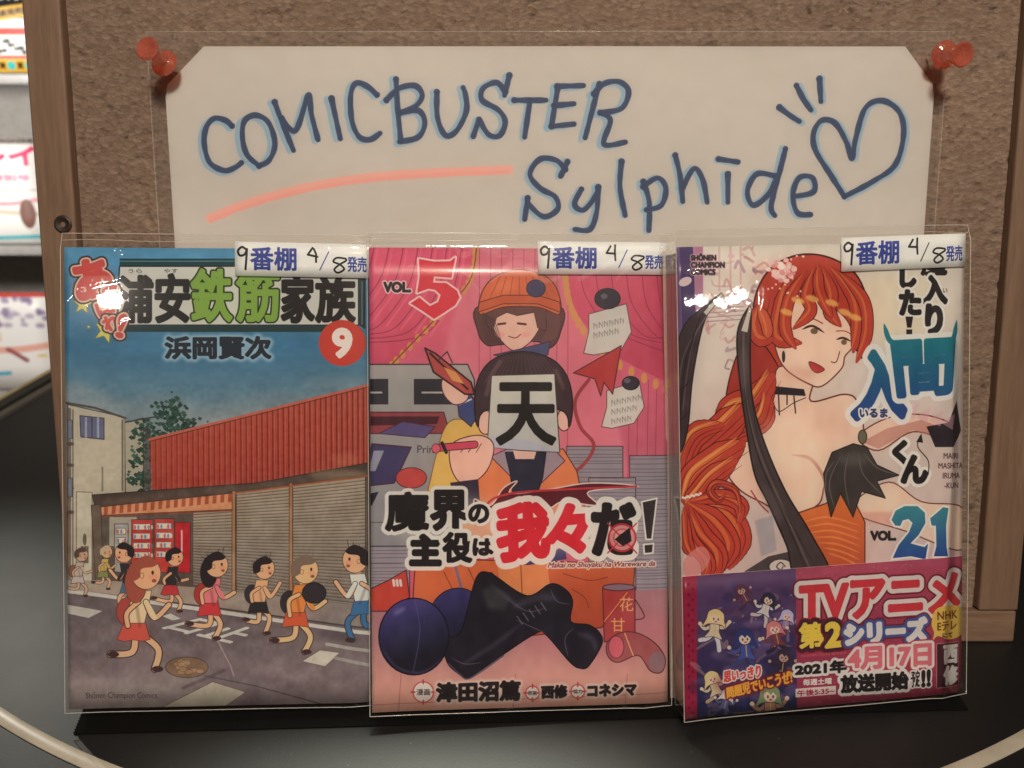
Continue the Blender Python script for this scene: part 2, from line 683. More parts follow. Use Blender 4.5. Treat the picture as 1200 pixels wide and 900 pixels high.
    def image(self, name, tint, g0, g1):
        """Colours above were noted as seen; a tint and a top-to-bottom gain put the inverse of the light falloff into them."""
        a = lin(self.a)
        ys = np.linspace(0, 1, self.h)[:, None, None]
        a = a / (np.array(tint, np.float32) * (g0 + (g1 - g0) * ys))  # gain ramp lightens the lower rows to offset light falloff
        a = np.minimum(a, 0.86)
        out = np.ones((self.h, self.w, 4), np.float32)
        out[..., :3] = enc(a)
        out = out[::-1]
        im = bpy.data.images.new(name, self.w, self.h, alpha=False)
        im.colorspace_settings.name = 'sRGB'
        im.pixels.foreach_set(np.ascontiguousarray(out, np.float32).ravel())
        im.update()
        im.pack()
        return im


# ------------------------------------------------------------------ where things stand (metres)
BOARD_Y, BOARD_LEAN = 0.2755, radians(15.405)
BOOK_W, BOOK_H = 0.1125, 0.1735
BOOKS = [  # x, y of the back bottom edge, yaw, lean, roll, thickness
    (-0.1113, 0.2477, 3.09, 21.82, 1.16, 0.013),
    (0.0029, 0.2473, 4.00, 22.09, 1.28, 0.014),
    (0.1177, 0.2513, 7.66, 19.06, 0.74, 0.016)]


def rot_book(yaw, lean, roll):
    return (Matrix.Rotation(radians(yaw), 3, 'Z') @ Matrix.Rotation(-radians(lean), 3, 'X') @ Matrix.Rotation(radians(roll), 3, 'Y'))


def measured(P):
    """A point of the place in the units the print was measured in."""
    x, y, z = P
    z -= CAM_H
    f = y * cos(PITCH) - z * sin(PITCH)
    d = -(y * sin(PITCH) + z * cos(PITCH))
    return (600 + 950 * x / f, 450 + 950 * d / f)


def book_quad(i, z0=0.0, z1=BOOK_H, y=None):
    x, yy, yaw, lean, roll, t = BOOKS[i]
    M = rot_book(yaw, lean, roll)
    t = t if y is None else y
    return [measured(M @ Vector(l) + Vector((x, yy, 0))) for l in
            [(-BOOK_W / 2, -t, z1), (BOOK_W / 2, -t, z1), (BOOK_W / 2, -t, z0), (-BOOK_W / 2, -t, z0)]]


def board_pt(x, s, off=0.0):
    """x across, s up along the board, off out of it towards the front."""
    return Vector((x, BOARD_Y + s * sin(BOARD_LEAN) - off * cos(BOARD_LEAN), s * cos(BOARD_LEAN) + off * sin(BOARD_LEAN)))


TINT = (1.0, 0.85, 0.69)
PAPER = (-0.1357, 0.0350, 0.1652, 0.2445)     # x0, s0, x1, s1

# ------------------------------------------------------------------ print: the hand-lettered sign
def art_sign():
    x0, s0, x1, s1 = PAPER
    q = [measured(board_pt(a, b, 0.0)) for a, b in [(x0, s1), (x1, s1), (x1, s0), (x0, s0)]]
    c = Canvas(q, 1800, 1250, (171, 157, 140))
    c.grain(0.018, 9, 3)
    c.grain(0.012, 60, 4)
    A = lambda pts: [(190 + x * .375, 40 + y * .375) for x, y in pts]
    B = lambda pts: [(600 + x * .4417, 60 + y * .4417) for x, y in pts]
    first = [A(p) for p in [
        [(215, 285), (195, 268), (160, 262), (135, 290), (128, 340), (145, 400), (190, 425), (225, 415), (245, 400)],
        [(300, 410), (332, 392), (350, 340), (330, 275), (290, 252), (255, 270), (248, 320), (262, 375), (300, 410)],
        [(350, 212), (375, 280), (408, 362)], [(372, 262), (415, 300), (455, 190), (465, 250), (485, 328)],
        [(528, 200), (555, 325)],
        [(670, 188), (640, 162), (605, 152), (588, 190), (592, 270), (615, 320), (650, 328), (680, 308)],
        [(730, 140), (735, 230), (745, 335)],
        [(700, 205), (740, 168), (790, 160), (812, 190), (790, 225), (742, 245)],
        [(742, 245), (800, 238), (820, 275), (800, 320), (740, 335)],
        [(858, 180), (860, 260), (885, 315), (920, 300), (950, 240), (948, 190), (940, 165)],
        [(1085, 128), (1070, 190)],
        [(1072, 178), (1045, 150), (1003, 168), (1000, 205), (1050, 235), (1072, 272), (1055, 315), (1020, 312), (990, 265)],
        [(990, 265), (972, 318)],
        [(1100, 205), (1200, 205)], [(1150, 205), (1133, 320)]]]
    first += [B(p) for p in [
        [(122, 95), (105, 198)], [(105, 198), (165, 192)], [(120, 92), (190, 90)], [(112, 143), (165, 138)],
        [(232, 85), (195, 228)], [(218, 112), (245, 85), (285, 80), (310, 105), (292, 150), (235, 162)],
        [(235, 162), (262, 182), (245, 245), (302, 240)]]]
    second = [B(p) for p in [
        [(148, 292), (130, 330)],
        [(142, 312), (118, 288), (75, 285), (48, 325), (75, 362), (115, 385), (122, 418), (85, 438), (45, 405), (42, 388)],
        [(42, 388), (34, 445)],
        [(185, 365), (167, 405), (192, 420), (225, 380), (230, 360)], [(230, 360), (226, 425), (208, 472), (168, 472)],
        [(292, 292), (288, 360), (302, 435)],
        [(350, 345), (366, 400), (365, 475)], [(350, 358), (388, 335), (410, 362), (398, 408), (358, 420)],
        [(435, 275), (448, 330), (455, 398)], [(455, 360), (485, 310), (508, 340), (520, 400)],
        [(575, 325), (575, 400)], [(550, 285), (602, 293)],
        [(700, 330), (652, 325), (627, 370), (642, 408), (680, 382), (706, 332)],
        [(728, 258), (710, 330), (690, 410), (700, 436)],
        [(750, 385), (803, 372), (800, 335), (765, 335), (748, 380), (760, 428), (795, 433)]]]
    heart = [B(p) for p in [
        [(712, 148), (738, 168), (765, 185)], [(757, 90), (775, 125), (796, 155)], [(818, 72), (822, 132)],
        [(885, 385), (850, 330), (808, 262), (803, 215), (825, 182), (860, 190), (890, 240), (905, 283), (915, 230),
         (940, 150), (985, 130), (1030, 160), (1042, 220), (1020, 300), (960, 345), (885, 385)]]]
    def dense(s):
        q = smooth(s, k=9) if len(s) > 2 else np.array([np.array(s[0]) * (1 - t) + np.array(s[1]) * t for t in np.linspace(0, 1, 9)])
        return [tuple(p) for p in q]
    for grp, dx, dy in ((first, -3.6, 1.5), (second, -3.0, 1.0), (heart, 3.0, 1.5)):
        for i, s in enumerate(grp):
            jx, jy = c.rng.uniform(-1.2, 1.2), c.rng.uniform(-1.2, 1.2)
            c.line([(x + dx + jx, y + dy + jy) for x, y in dense(s)], 8.2, (126, 147, 152), 0.7, hand=0.18)
            c.line([(x + dx * 1.5 + jx, y + dy + jy) for x, y in dense(s)], 4.0, (112, 140, 152), 0.35, hand=0.3)
    for grp in (first, second, heart):
        for s in grp:
            d = dense(s)
            c.line(d, 6.5, (38, 54, 78), 0.95, hand=0.13)
            c.line([(x + 0.5, y + 0.4) for x, y in d], 3.2, (34, 48, 74), 0.5, hand=0.4)
            for e in (d[0], d[-1]):
                c.ell(e[0], e[1], 3.1, 2.8, (30, 42, 68), 0.45, blur=1)
    c.line(A([(145, 575), (250, 533), (400, 490), (550, 460), (750, 438), (1085, 422)]), 10.5, (214, 138, 118), 0.72, sm=True, hand=0.05)
    c.line(A([(150, 580), (250, 541), (400, 498), (550, 467), (750, 446), (1080, 428)]), 5, (206, 124, 108), 0.35, sm=True, hand=0.3)
    return c.image('sign_print', TINT, 0.66, 0.66)


# ------------------------------------------------------------------ print: the slips with shelf number and date
def art_slip(k):
    c = Canvas([(0, 0), (860, 0), (860, 210), (0, 210)], 1000, 244, (208, 198, 182))
    c.grain(0.02, 7, 20 + k)
    ink, blue = (28, 24, 22), (48, 60, 118)
    j = [0, 4, -3][k]
    c.line([(72, 48), (45, 32), (20, 55), (30, 84), (60, 78), (76, 45)], 14, ink, sm=True)
    c.line([(76, 45), (72, 100 + j), (66, 168)], 14, ink, sm=True)
    c.text('番棚', (100, 32 + j, 385, 170), blue, 4.5)
    four = [[(482, 28), (455, 72), (512, 76)], [(512, 22), (510, 70), (514, 118)]]
    if k == 0:
        four = [[(490, 30), (460, 72), (520, 84)], [(498, 36), (512, 66), (512, 116)]]
    for s in four:
        c.line(s, 13, ink)
    c.line([(592, 52), (536, 165)], 7, blue if k < 2 else ink)
    c.line([(700, 92), (645, 88), (622, 112), (665, 130), (690, 158), (650, 180), (628, 160), (660, 130), (702, 105), (700, 92)], 12, ink, sm=True)
    c.text('発売', (712, 80 + j, 832, 172), blue, 2.6)
    return c.image('slip_print', TINT, 0.78, 0.78)


# ------------------------------------------------------------------ print: first cover, children running past a shuttered shop
def kid(c, x, yh, yf, skin, hair, shirt, pants, pack=None, skirt=False, d=1, long_hair=False, legs=None, op=1.0):
    s = (yf - yh)
    g = np.random.default_rng(int(x * 7 + yh))
    v1, v2, v3 = g.uniform(-1, 1, 3)
    ink = (52, 42, 40)
    r = s * 0.155
    hip = (x - d * s * (.09 + .03 * v1), yh + s * .60)
    sh = (x - d * s * .03, yh + s * .27)
    # legs
    foot = (x + d * s * (.02 + .08 * v2), yf)
    knee = (x + d * s * (.08 + .05 * v2), yh + s * (.78 + .03 * v3))
    back = (x - d * s * (.36 + .06 * v3), yh + s * (.79 + .07 * v1))
    bk = (x - d * s * (.10 + .05 * v1), yh + s * .82)
    for L in ([hip, knee, foot], [hip, bk, back]):
        c.line(L, s * .085, ink, op, sm=True)
        c.line(L, s * .062, legs or skin, op, sm=True)
    for f in (foot, back):
        c.ell(f[0] + d * s * .03, f[1], s * .06, s * .032, (60, 40, 38), op)
    if pack:
        c.ell(x - d * s * .19, yh + s * .40, s * .12, s * .15, pack, op, edge=ink, ew=.6)
    if skirt:
        c.poly([(hip[0] - s * .09, yh + s * .46), (hip[0] + s * .09, yh + s * .46), (hip[0] + s * .16, yh + s * .69), (hip[0] + s * .08, yh + s * .71), (hip[0] - s * .02, yh + s * .695), (hip[0] - s * .11, yh + s * .715), (hip[0] - s * .19, yh + s * .69)], pants, op, edge=ink, ew=.6)
    else:
        c.poly([(hip[0] - s * .11, yh + s * .48), (hip[0] + s * .11, yh + s * .48), (hip[0] + s * .16, yh + s * .70), (hip[0] + s * .02, yh + s * .68), (hip[0] - s * .17, yh + s * .70)], pants, op, edge=ink, ew=.6)
    c.line([(sh[0], yh), sh], s * .08, skin, op)
    c.poly([(sh[0] - s * .10, sh[1] - s * .09), (sh[0] + s * .09, sh[1] - s * .09), (hip[0] + s * .10, yh + s * .52), (hip[0] - s * .11, yh + s * .52)], shirt, op, edge=ink, ew=.6)
    arm = [(sh[0] + d * s * .03, sh[1] + s * .03), (sh[0] + d * s * .12, sh[1] + s * (.17 + .03 * v1)), (sh[0] + d * s * .27, sh[1] + s * (.04 + .10 * v3))]
    ar2 = [(sh[0] - d * s * .05, sh[1] + s * .03), (sh[0] - d * s * .17, sh[1] + s * (.12 + .03 * v2)), (sh[0] - d * s * .16, sh[1] + s * (.24 + .05 * v1))]
    c.line(ar2, s * .065, ink, op, sm=True)
    c.line(ar2, s * .045, skin, op, sm=True)
    c.line(arm, s * .07, ink, op, sm=True)
    c.line(arm, s * .05, skin, op, sm=True)
    c.line(arm[:2], s * .055, shirt, op)
    # head, plain profile towards d
    if long_hair:
        c.ell(x - d * r * .7, yh + r * .7, r * .75, r * 1.3, hair, op, edge=ink, ew=.5)
    c.ell(x, yh, r, r * 1.08, skin, op, edge=ink, ew=.7)
    c.poly([(x + d * r * .75, yh - r * .75), (x, yh - r * 1.2), (x - d * r * 1.1, yh - r * .5), (x - d * r * 1.05, yh + r * .5),
            (x - d * r * .45, yh + r * .3), (x - d * r * .3, yh - r * .3), (x + d * r * .5, yh - r * .45)], hair, op, sm=True)
    for q in range(5):
        c.line([(x - d * r * (.9 - q * .35), yh - r * (.5 + .12 * q)), (x - d * r * (1.35 - q * .5), yh - r * (.75 + .22 * q))], r * .22, hair, op, taper=True)
    c.ell(x + d * r * .5, yh + r * .25, r * .35, r * .2, (204, 118, 90), op * .4, blur=1)
    c.line([(hip[0] + s * .02, yh + s * .36), (hip[0] + d * s * .05, yh + s * .55)], s * .035, (60, 44, 44), op * .3, blur=1)
    c.ell(x + d * r * .45, yh - r * .05, r * .09, r * .14, ink, op)
    c.ell(x + d * r * .55, yh + r * .5, r * .16, r * .12, (130, 70, 56), op)
    c.ell(x - d * r * .28, yh + r * .15, r * .13, r * .19, skin, op, edge=ink, ew=.4)


def art_shop():
    c = Canvas(book_quad(0), 1010, 1560, (80, 70, 68))
    R = np.random.default_rng(11)
    # sky
    c.poly([(60, 270), (450, 270), (450, 420), (60, 420)], ((86, 140, 164), (60, 108, 130), (250, 290), (250, 400)))
    c.poly([(60, 400), (450, 400), (450, 600), (60, 600)], ((60, 108, 130), (112, 124, 122), (250, 405), (250, 500)))
    for (x, y, rx, ry, o) in [(95, 468, 34, 14, .5), (125, 480, 30, 12, .5), (190, 478, 40, 16, .35), (260, 488, 60, 14, .45), (330, 470, 60, 10, .3),
                              (400, 450, 50, 9, .3), (110, 335, 26, 7, .2), (240, 500, 60, 10, .6), (85, 455, 20, 10, .35)]:
        c.ell(x, y, rx, ry, (142, 144, 138), o, blur=5)
    c.grain(0.05, 14, 5, (60, 270, 450, 520), (0.8, 1, 1))
    c.grain(0.03, 50, 6, (60, 270, 450, 520))
    # pale building
    ink = (58, 48, 44)
    c.poly([(146, 495), (168, 490), (168, 580), (146, 580)], (158, 146, 124), edge=ink, ew=1)
    c.line([(146, 495), (190, 487)], 1.6, ink)
    c.poly([(80, 474), (146, 489), (147, 582), (112, 582), (112, 730), (80, 730)], (172, 158, 134), edge=ink, ew=1)
    c.line([(78, 472), (112, 478), (147, 490)], 2.6, (74, 66, 60))
    c.poly([(94, 487), (122, 490), (122, 515), (95, 512)], (92, 92, 112), edge=ink, ew=1)
    for x in (101, 108, 115):
        c.line([(x, 490), (x, 512)], 2.6 if x != 108 else 1.2, (142, 140, 148) if x != 108 else ink)
    c.line([(145, 492), (145, 575)], 3.0, (140, 128, 108))
    c.line([(143, 492), (143, 575)], 1.0, ink)
    c.line([(82, 480), (82, 720)], 4, (116, 98, 84)); c.line([(86, 480), (86, 720)], 1, ink)
    for y in (520, 545, 572, 600):
        c.ell(83, y, 4.5, 2.2, (84, 70, 60))
    for y in (492, 560):
        c.poly([(80, y), (85, y), (85, y + 22), (80, y + 22)], (112, 112, 118), edge=ink, ew=.6)
    c.line([(120, 548), (120, 575)], 2.2, (120, 110, 94))
    c.poly([(90, 576), (108, 577), (108, 690), (90, 690)], (178, 166, 142), edge=(120, 104, 88), ew=1.2)
    c.poly([(95, 640), (104, 640), (104, 660), (95, 660)], (98, 88, 72)); c.ell(99.5, 632, 2.2, 7, (98, 88, 72))
    # tree
    for k in range(420):
        t = R.random()
        if t < .7:
            cx, cy = R.choice([(195, 500), (180, 512), (207, 488), (170, 505), (200, 478), (216, 503)])
            x, y = cx + R.normal(0, 9), cy + R.normal(0, 7)
        else:
            x, y = 164 + R.normal(0, 7), 562 + R.normal(0, 9)
            if R.random() < .3: y -= 28
        g = R.uniform(.6, 1.25)
        r = R.uniform(1.5, 3.6)
        c.poly([(x - r, y), (x - r * .2, y - r * .8), (x + r, y - r * .1), (x + r * .1, y + r * .9)], (46 * g, 72 * g, 58 * g), .95)
    c.poly([(170, 500), (176, 500), (176, 574), (168, 574)], (70, 60, 50), .6)
    # red corrugated hoarding
    c.poly([(176, 515), (440, 450), (442, 552), (178, 578)], ((164, 72, 54), (150, 60, 46), (300, 480), (300, 570)))
    n = 42
    for k in range(n + 1):
        t = k / n
        t = t ** 1.0
        x = 176 + 262 * t
        y0, y1 = 515 - 65 * t, 578 - 26 * t
        c.line([(x, y0), (x + .4, y1)], .9 + t * .9, (96, 34, 30), .8)
        c.line([(x + 1.6 + t, y0), (x + 2 + t, y1)], .8 + t * .6, (182, 92, 70), .55)
    c.line([(175, 515), (440, 449)], 3.0, (176, 92, 72)); c.line([(176, 517), (440, 451.5)], 1, (88, 36, 30))
    c.ell(405, 540, 16, 9, (196, 130, 96), .30, blur=4)
    # eave
    c.poly([(108, 580), (300, 566), (440, 541), (440, 563), (300, 583), (112, 597)], (70, 57, 50), edge=(44, 36, 34), ew=1)
    for k in range(16):
        c.ell(130 + k * 20, 588 - k * 2.1, 12, 4, (112, 92, 74), .25 + .25 * R.random(), blur=3)
    c.ell(395, 556, 34, 6, (138, 116, 90), .6, blur=3)
    # shop wall and shutters
    c.poly([(108, 596), (440, 562), (440, 720), (108, 690)], (104, 86, 72))
    def shutter(x0, x1, t0, t1, b0, b1, k):
        c.poly([(x0, t0), (x1, t1), (x1, b1), (x0, b0)], ((150, 132, 110), (112, 100, 88), (x0, t0), (x0, b0)), edge=ink, ew=1)
        for i in range(k):
            t = i / k
            c.line([(x0, t0 + (b0 - t0) * t), (x1, t1 + (b1 - t1) * t)], 1.0, (84, 72, 64), .8)
            c.line([(x0, t0 + (b0 - t0) * (t + .4 / k)), (x1, t1 + (b1 - t1) * (t + .4 / k))], .8, (176, 160, 136), .35)
    shutter(226, 272, 600, 596, 686, 694, 26)
    shutter(277, 339, 577, 570, 694, 704, 34)
    shutter(343, 428, 569, 559, 705, 716, 38)
    for x, y in ((274, 577), (341, 568)):
        c.line([(x, y), (x, y + 128)], 3.4, (158, 110, 74)); c.line([(x + 2, y), (x + 2, y + 128)], .9, ink)
    c.line([(432, 545), (433, 712)], 6, (88, 74, 62))
    c.line([(276, 578), (430, 558)], 2, (150, 84, 54))
    # inside of the shop with vending machines
    c.poly([(118, 604), (226, 602), (226, 690), (118, 684)], (86, 74, 64))
    c.poly([(128, 606), (160, 606), (160, 640), (128, 640)], (150, 140, 120))
    for x0, x1, col, y0 in ((134, 150, (150, 146, 136), 614), (154, 179, (168, 50, 46), 609), (181, 204, (170, 60, 52), 608), (205, 223, (166, 36, 40), 612)):
        c.poly([(x0, y0), (x1, y0), (x1, 672), (x0, 670)], col, edge=ink, ew=.8)
        if x0 != 205:
            for r in range(4):
                y = y0 + 5 + r * 11
                c.poly([(x0 + 2, y), (x1 - 3, y), (x1 - 3, y + 7), (x0 + 2, y + 7)], (188, 178, 162), edge=(100, 60, 54), ew=.6)
                for q in range(int((x1 - x0) / 4)):
                    c.ell(x0 + 4 + q * 4, y + 4, 1.2, 2.6, [(170, 60, 50), (80, 110, 130), (210, 190, 140)][(q + r) % 3], .8)
    c.line([(213, 622), (213, 650)], 2, (214, 190, 180), .8)
    # awning
    c.poly([(118, 594), (272, 578), (272, 597), (119, 604)], (190, 132, 92), edge=ink, ew=.8)
    for k in range(17):
        x = 122 + k * 9.1
        y = 594 - k * .95
        c.poly([(x, y), (x + 4.6, y - .5), (x + 4, y + 9), (x - .5, y + 9.5)], (150, 70, 48), .9)
    c.line([(119, 605), (272, 598)], 1.6, (126, 60, 44))
    c.poly([(107, 592), (118, 591), (122, 700), (113, 700)], (98, 82, 68), edge=ink, ew=.8)
    # pavement and road
    c.poly([(60, 680), (120, 680), (226, 688), (440, 712), (440, 745), (60, 697)], ((150, 132, 114), (126, 112, 100), (100, 690), (430, 735)))
    c.poly([(60, 690), (440, 738), (440, 860), (60, 860)], ((98, 85, 82), (124, 106, 102), (250, 720), (250, 830)))
    c.line([(60, 689), (250, 712), (440, 738)], 2.0, (66, 56, 54))
    for k in range(60):
        x, y = R.uniform(80, 430), R.uniform(715, 832)
        g = R.uniform(-1, 1)
        c.ell(x, y, R.uniform(12, 40), R.uniform(5, 12), (146, 122, 118) if g > 0 else (72, 60, 64), abs(g) * .32, blur=5)
    c.poly([(60, 800), (180, 790), (230, 800), (180, 840), (60, 845)], (142, 128, 116), .55, blur=9)
    c.line([(78, 692), (250, 716), (440, 744)], 4.6, (186, 178, 162), .92)
    c.poly([(78, 708), (120, 716), (104, 724), (78, 718)], (176, 166, 150), .9)
    c.text('日止', [(238, 724), (306, 739), (268, 754), (190, 736)], (186, 178, 162), .9, op=.92)
    c.poly([(190, 722), (200, 719), (212, 725), (202, 727)], (184, 176, 160), .9)
    c.poly([(354, 775), (375, 762), (398, 765), (381, 781)], (180, 168, 148), edge=(104, 90, 80), ew=.6)
    c.line([(383, 755), (440, 765)], 4, (150, 140, 128)); c.line([(393, 771), (440, 782)], 4, (140, 130, 120))
    c.poly([(176, 836), (249, 799), (288, 811), (252, 836)], (168, 155, 134), edge=(100, 84, 76), ew=.8)
    c.line([(252, 745), (270, 780), (274, 792)], 1.4, (160, 134, 130), .8); c.line([(240, 792), (300, 804), (380, 826)], 1.4, (70, 58, 58), .8)
    c.line([(215, 806), (262, 786)], 4, (76, 64, 62), .5)
    c.ell(219, 782, 25, 12, (112, 86, 66), edge=(70, 54, 46), ew=1.0)
    for k in range(14):
        c.ell(219 + R.uniform(-17, 17), 782 + R.uniform(-7, 7), 4.5, 2.6, (150, 116, 82), .8, edge=(84, 64, 52), ew=.5)
    c.grain(0.06, 26, 8, (60, 560, 450, 850)); c.grain(0.04, 90, 9, (60, 450, 450, 850))
    # running children (plain stand-ins)
    S = (206, 152, 112); K = (38, 30, 32)
    kid(c, 96, 650, 698, (176, 140, 110), (80, 60, 50), (170, 150, 130), (168, 152, 140), (120, 80, 66), d=1)
    kid(c, 125, 647, 690, (190, 148, 110), (176, 150, 120), (180, 150, 80), (120, 120, 70), None, d=1)
    kid(c, 145, 648, 716, S, K, (46, 42, 44), (62, 98, 118), None, d=-1)
    kid(c, 205, 653, 716, S, K, (44, 40, 40), (168, 52, 52), None, skirt=True, d=1)
    kid(c, 254, 662, 748, S, K, (196, 108, 106), (176, 52, 54), (150, 50, 44), d=1, long_hair=True)
    kid(c, 310, 666, 742, S, K, (204, 150, 108), (40, 36, 38), (48, 44, 46), d=1)
    kid(c, 358, 668, 764, (214, 160, 112), (112, 92, 76), (204, 120, 60), (180, 80, 50), (46, 40, 44), d=1)
    c.ell(368, 695, 14, 12, (46, 40, 44), edge=(24, 20, 22), ew=1)
    kid(c, 416, 656, 750, S, K, (190, 184, 172), (58, 96, 126), (60, 80, 56), d=-1, legs=(58, 96, 126))
    kid(c, 171, 672, 784, S, (142, 72, 56), (196, 172, 132), (176, 76, 62), (150, 64, 54), skirt=True, d=1, long_hair=True)
    c.text('Shōnen Champion Comics', (101, 811, 184, 820), (62, 50, 48), .12)
    # title
    c.poly([(140, 303), (428, 303), (428, 312), (140, 312)], (30, 56, 56)); c.line([(140, 306), (428, 306)], 1.2, (84, 124, 120))
    c.poly([(140, 312), (420, 312), (420, 381), (136, 381)], (196, 188, 170), edge=(20, 22, 22), ew=1.5)
    c.poly([(420, 312), (428, 312), (428, 386), (420, 381)], (26, 44, 46)); c.line([(424, 330), (424, 380)], 1, (120, 150, 150), .7)
    c.poly([(128, 382), (420, 382), (426, 389), (124, 389)], (28, 52, 50))
    B = (22, 20, 20)
    c.text('浦', (140, 324, 178, 377), B, 2.3); c.text('安', (183, 322, 221, 377), B, 2.3)
    c.text('家', (331, 324, 367, 377), B, 2.5); c.text('族', (371, 324, 415, 377), B, 2.3)
    c.text('鉄', (225, 316, 271, 376), (124, 152, 62), 2.1, [(2.0, (30, 40, 20))]); c.text('筋', (278, 316, 326, 376), (124, 152, 62), 2.1, [(2.0, (30, 40, 20))])
    c.text('うら', (150, 315, 166, 320), B, .2); c.text('やす', (192, 315, 208, 320), B, .2)
    c.text('浜岡賢次', (194, 395, 317, 420), (32, 38, 44), 1.6, glow=(3.2, (158, 178, 182), .8))
    c.ell(401, 402, 27.5, 27, (184, 58, 44))
    c.text('9', (391, 386, 411, 418), (216, 204, 186), 2.4)
    # stars and the red exclamation
    def star(x, y, r, rot, col):
        c.poly([(x + (r if k % 2 == 0 else r * .42) * math.sin(rot + k * pi / 5), y - (r if k % 2 == 0 else r * .42) * math.cos(rot + k * pi / 5)) for k in range(10)], col, edge=(120, 112, 50), ew=.8)
    star(97, 357, 12, .1, (202, 188, 96)); star(124, 388, 15, .35, (202, 188, 96)); star(104, 383, 3.2, 0, (180, 190, 150))
    red, rim = (190, 74, 66), [(4.0, (66, 40, 40)), (2.0, (206, 178, 150))]
    c.text('あ', [(84, 310), (124, 301), (132, 345), (94, 354)], red, 3.0, rim)
    c.text('っ', [(120, 337), (137, 334), (140, 350), (122, 353)], red, 1.8, rim)
    c.text('ぱ', [(110, 356), (130, 350), (136, 366), (118, 372)], red, 1.5, rim)
    c.text('れ', [(118, 374), (136, 367), (142, 384), (126, 388)], red, 1.5, rim)
    c.text('!', [(140, 370), (149, 368), (143, 396), (136, 394)], red, 1.6, rim)
    return c.image('shop_cover_print', TINT, 0.92, 0.56)


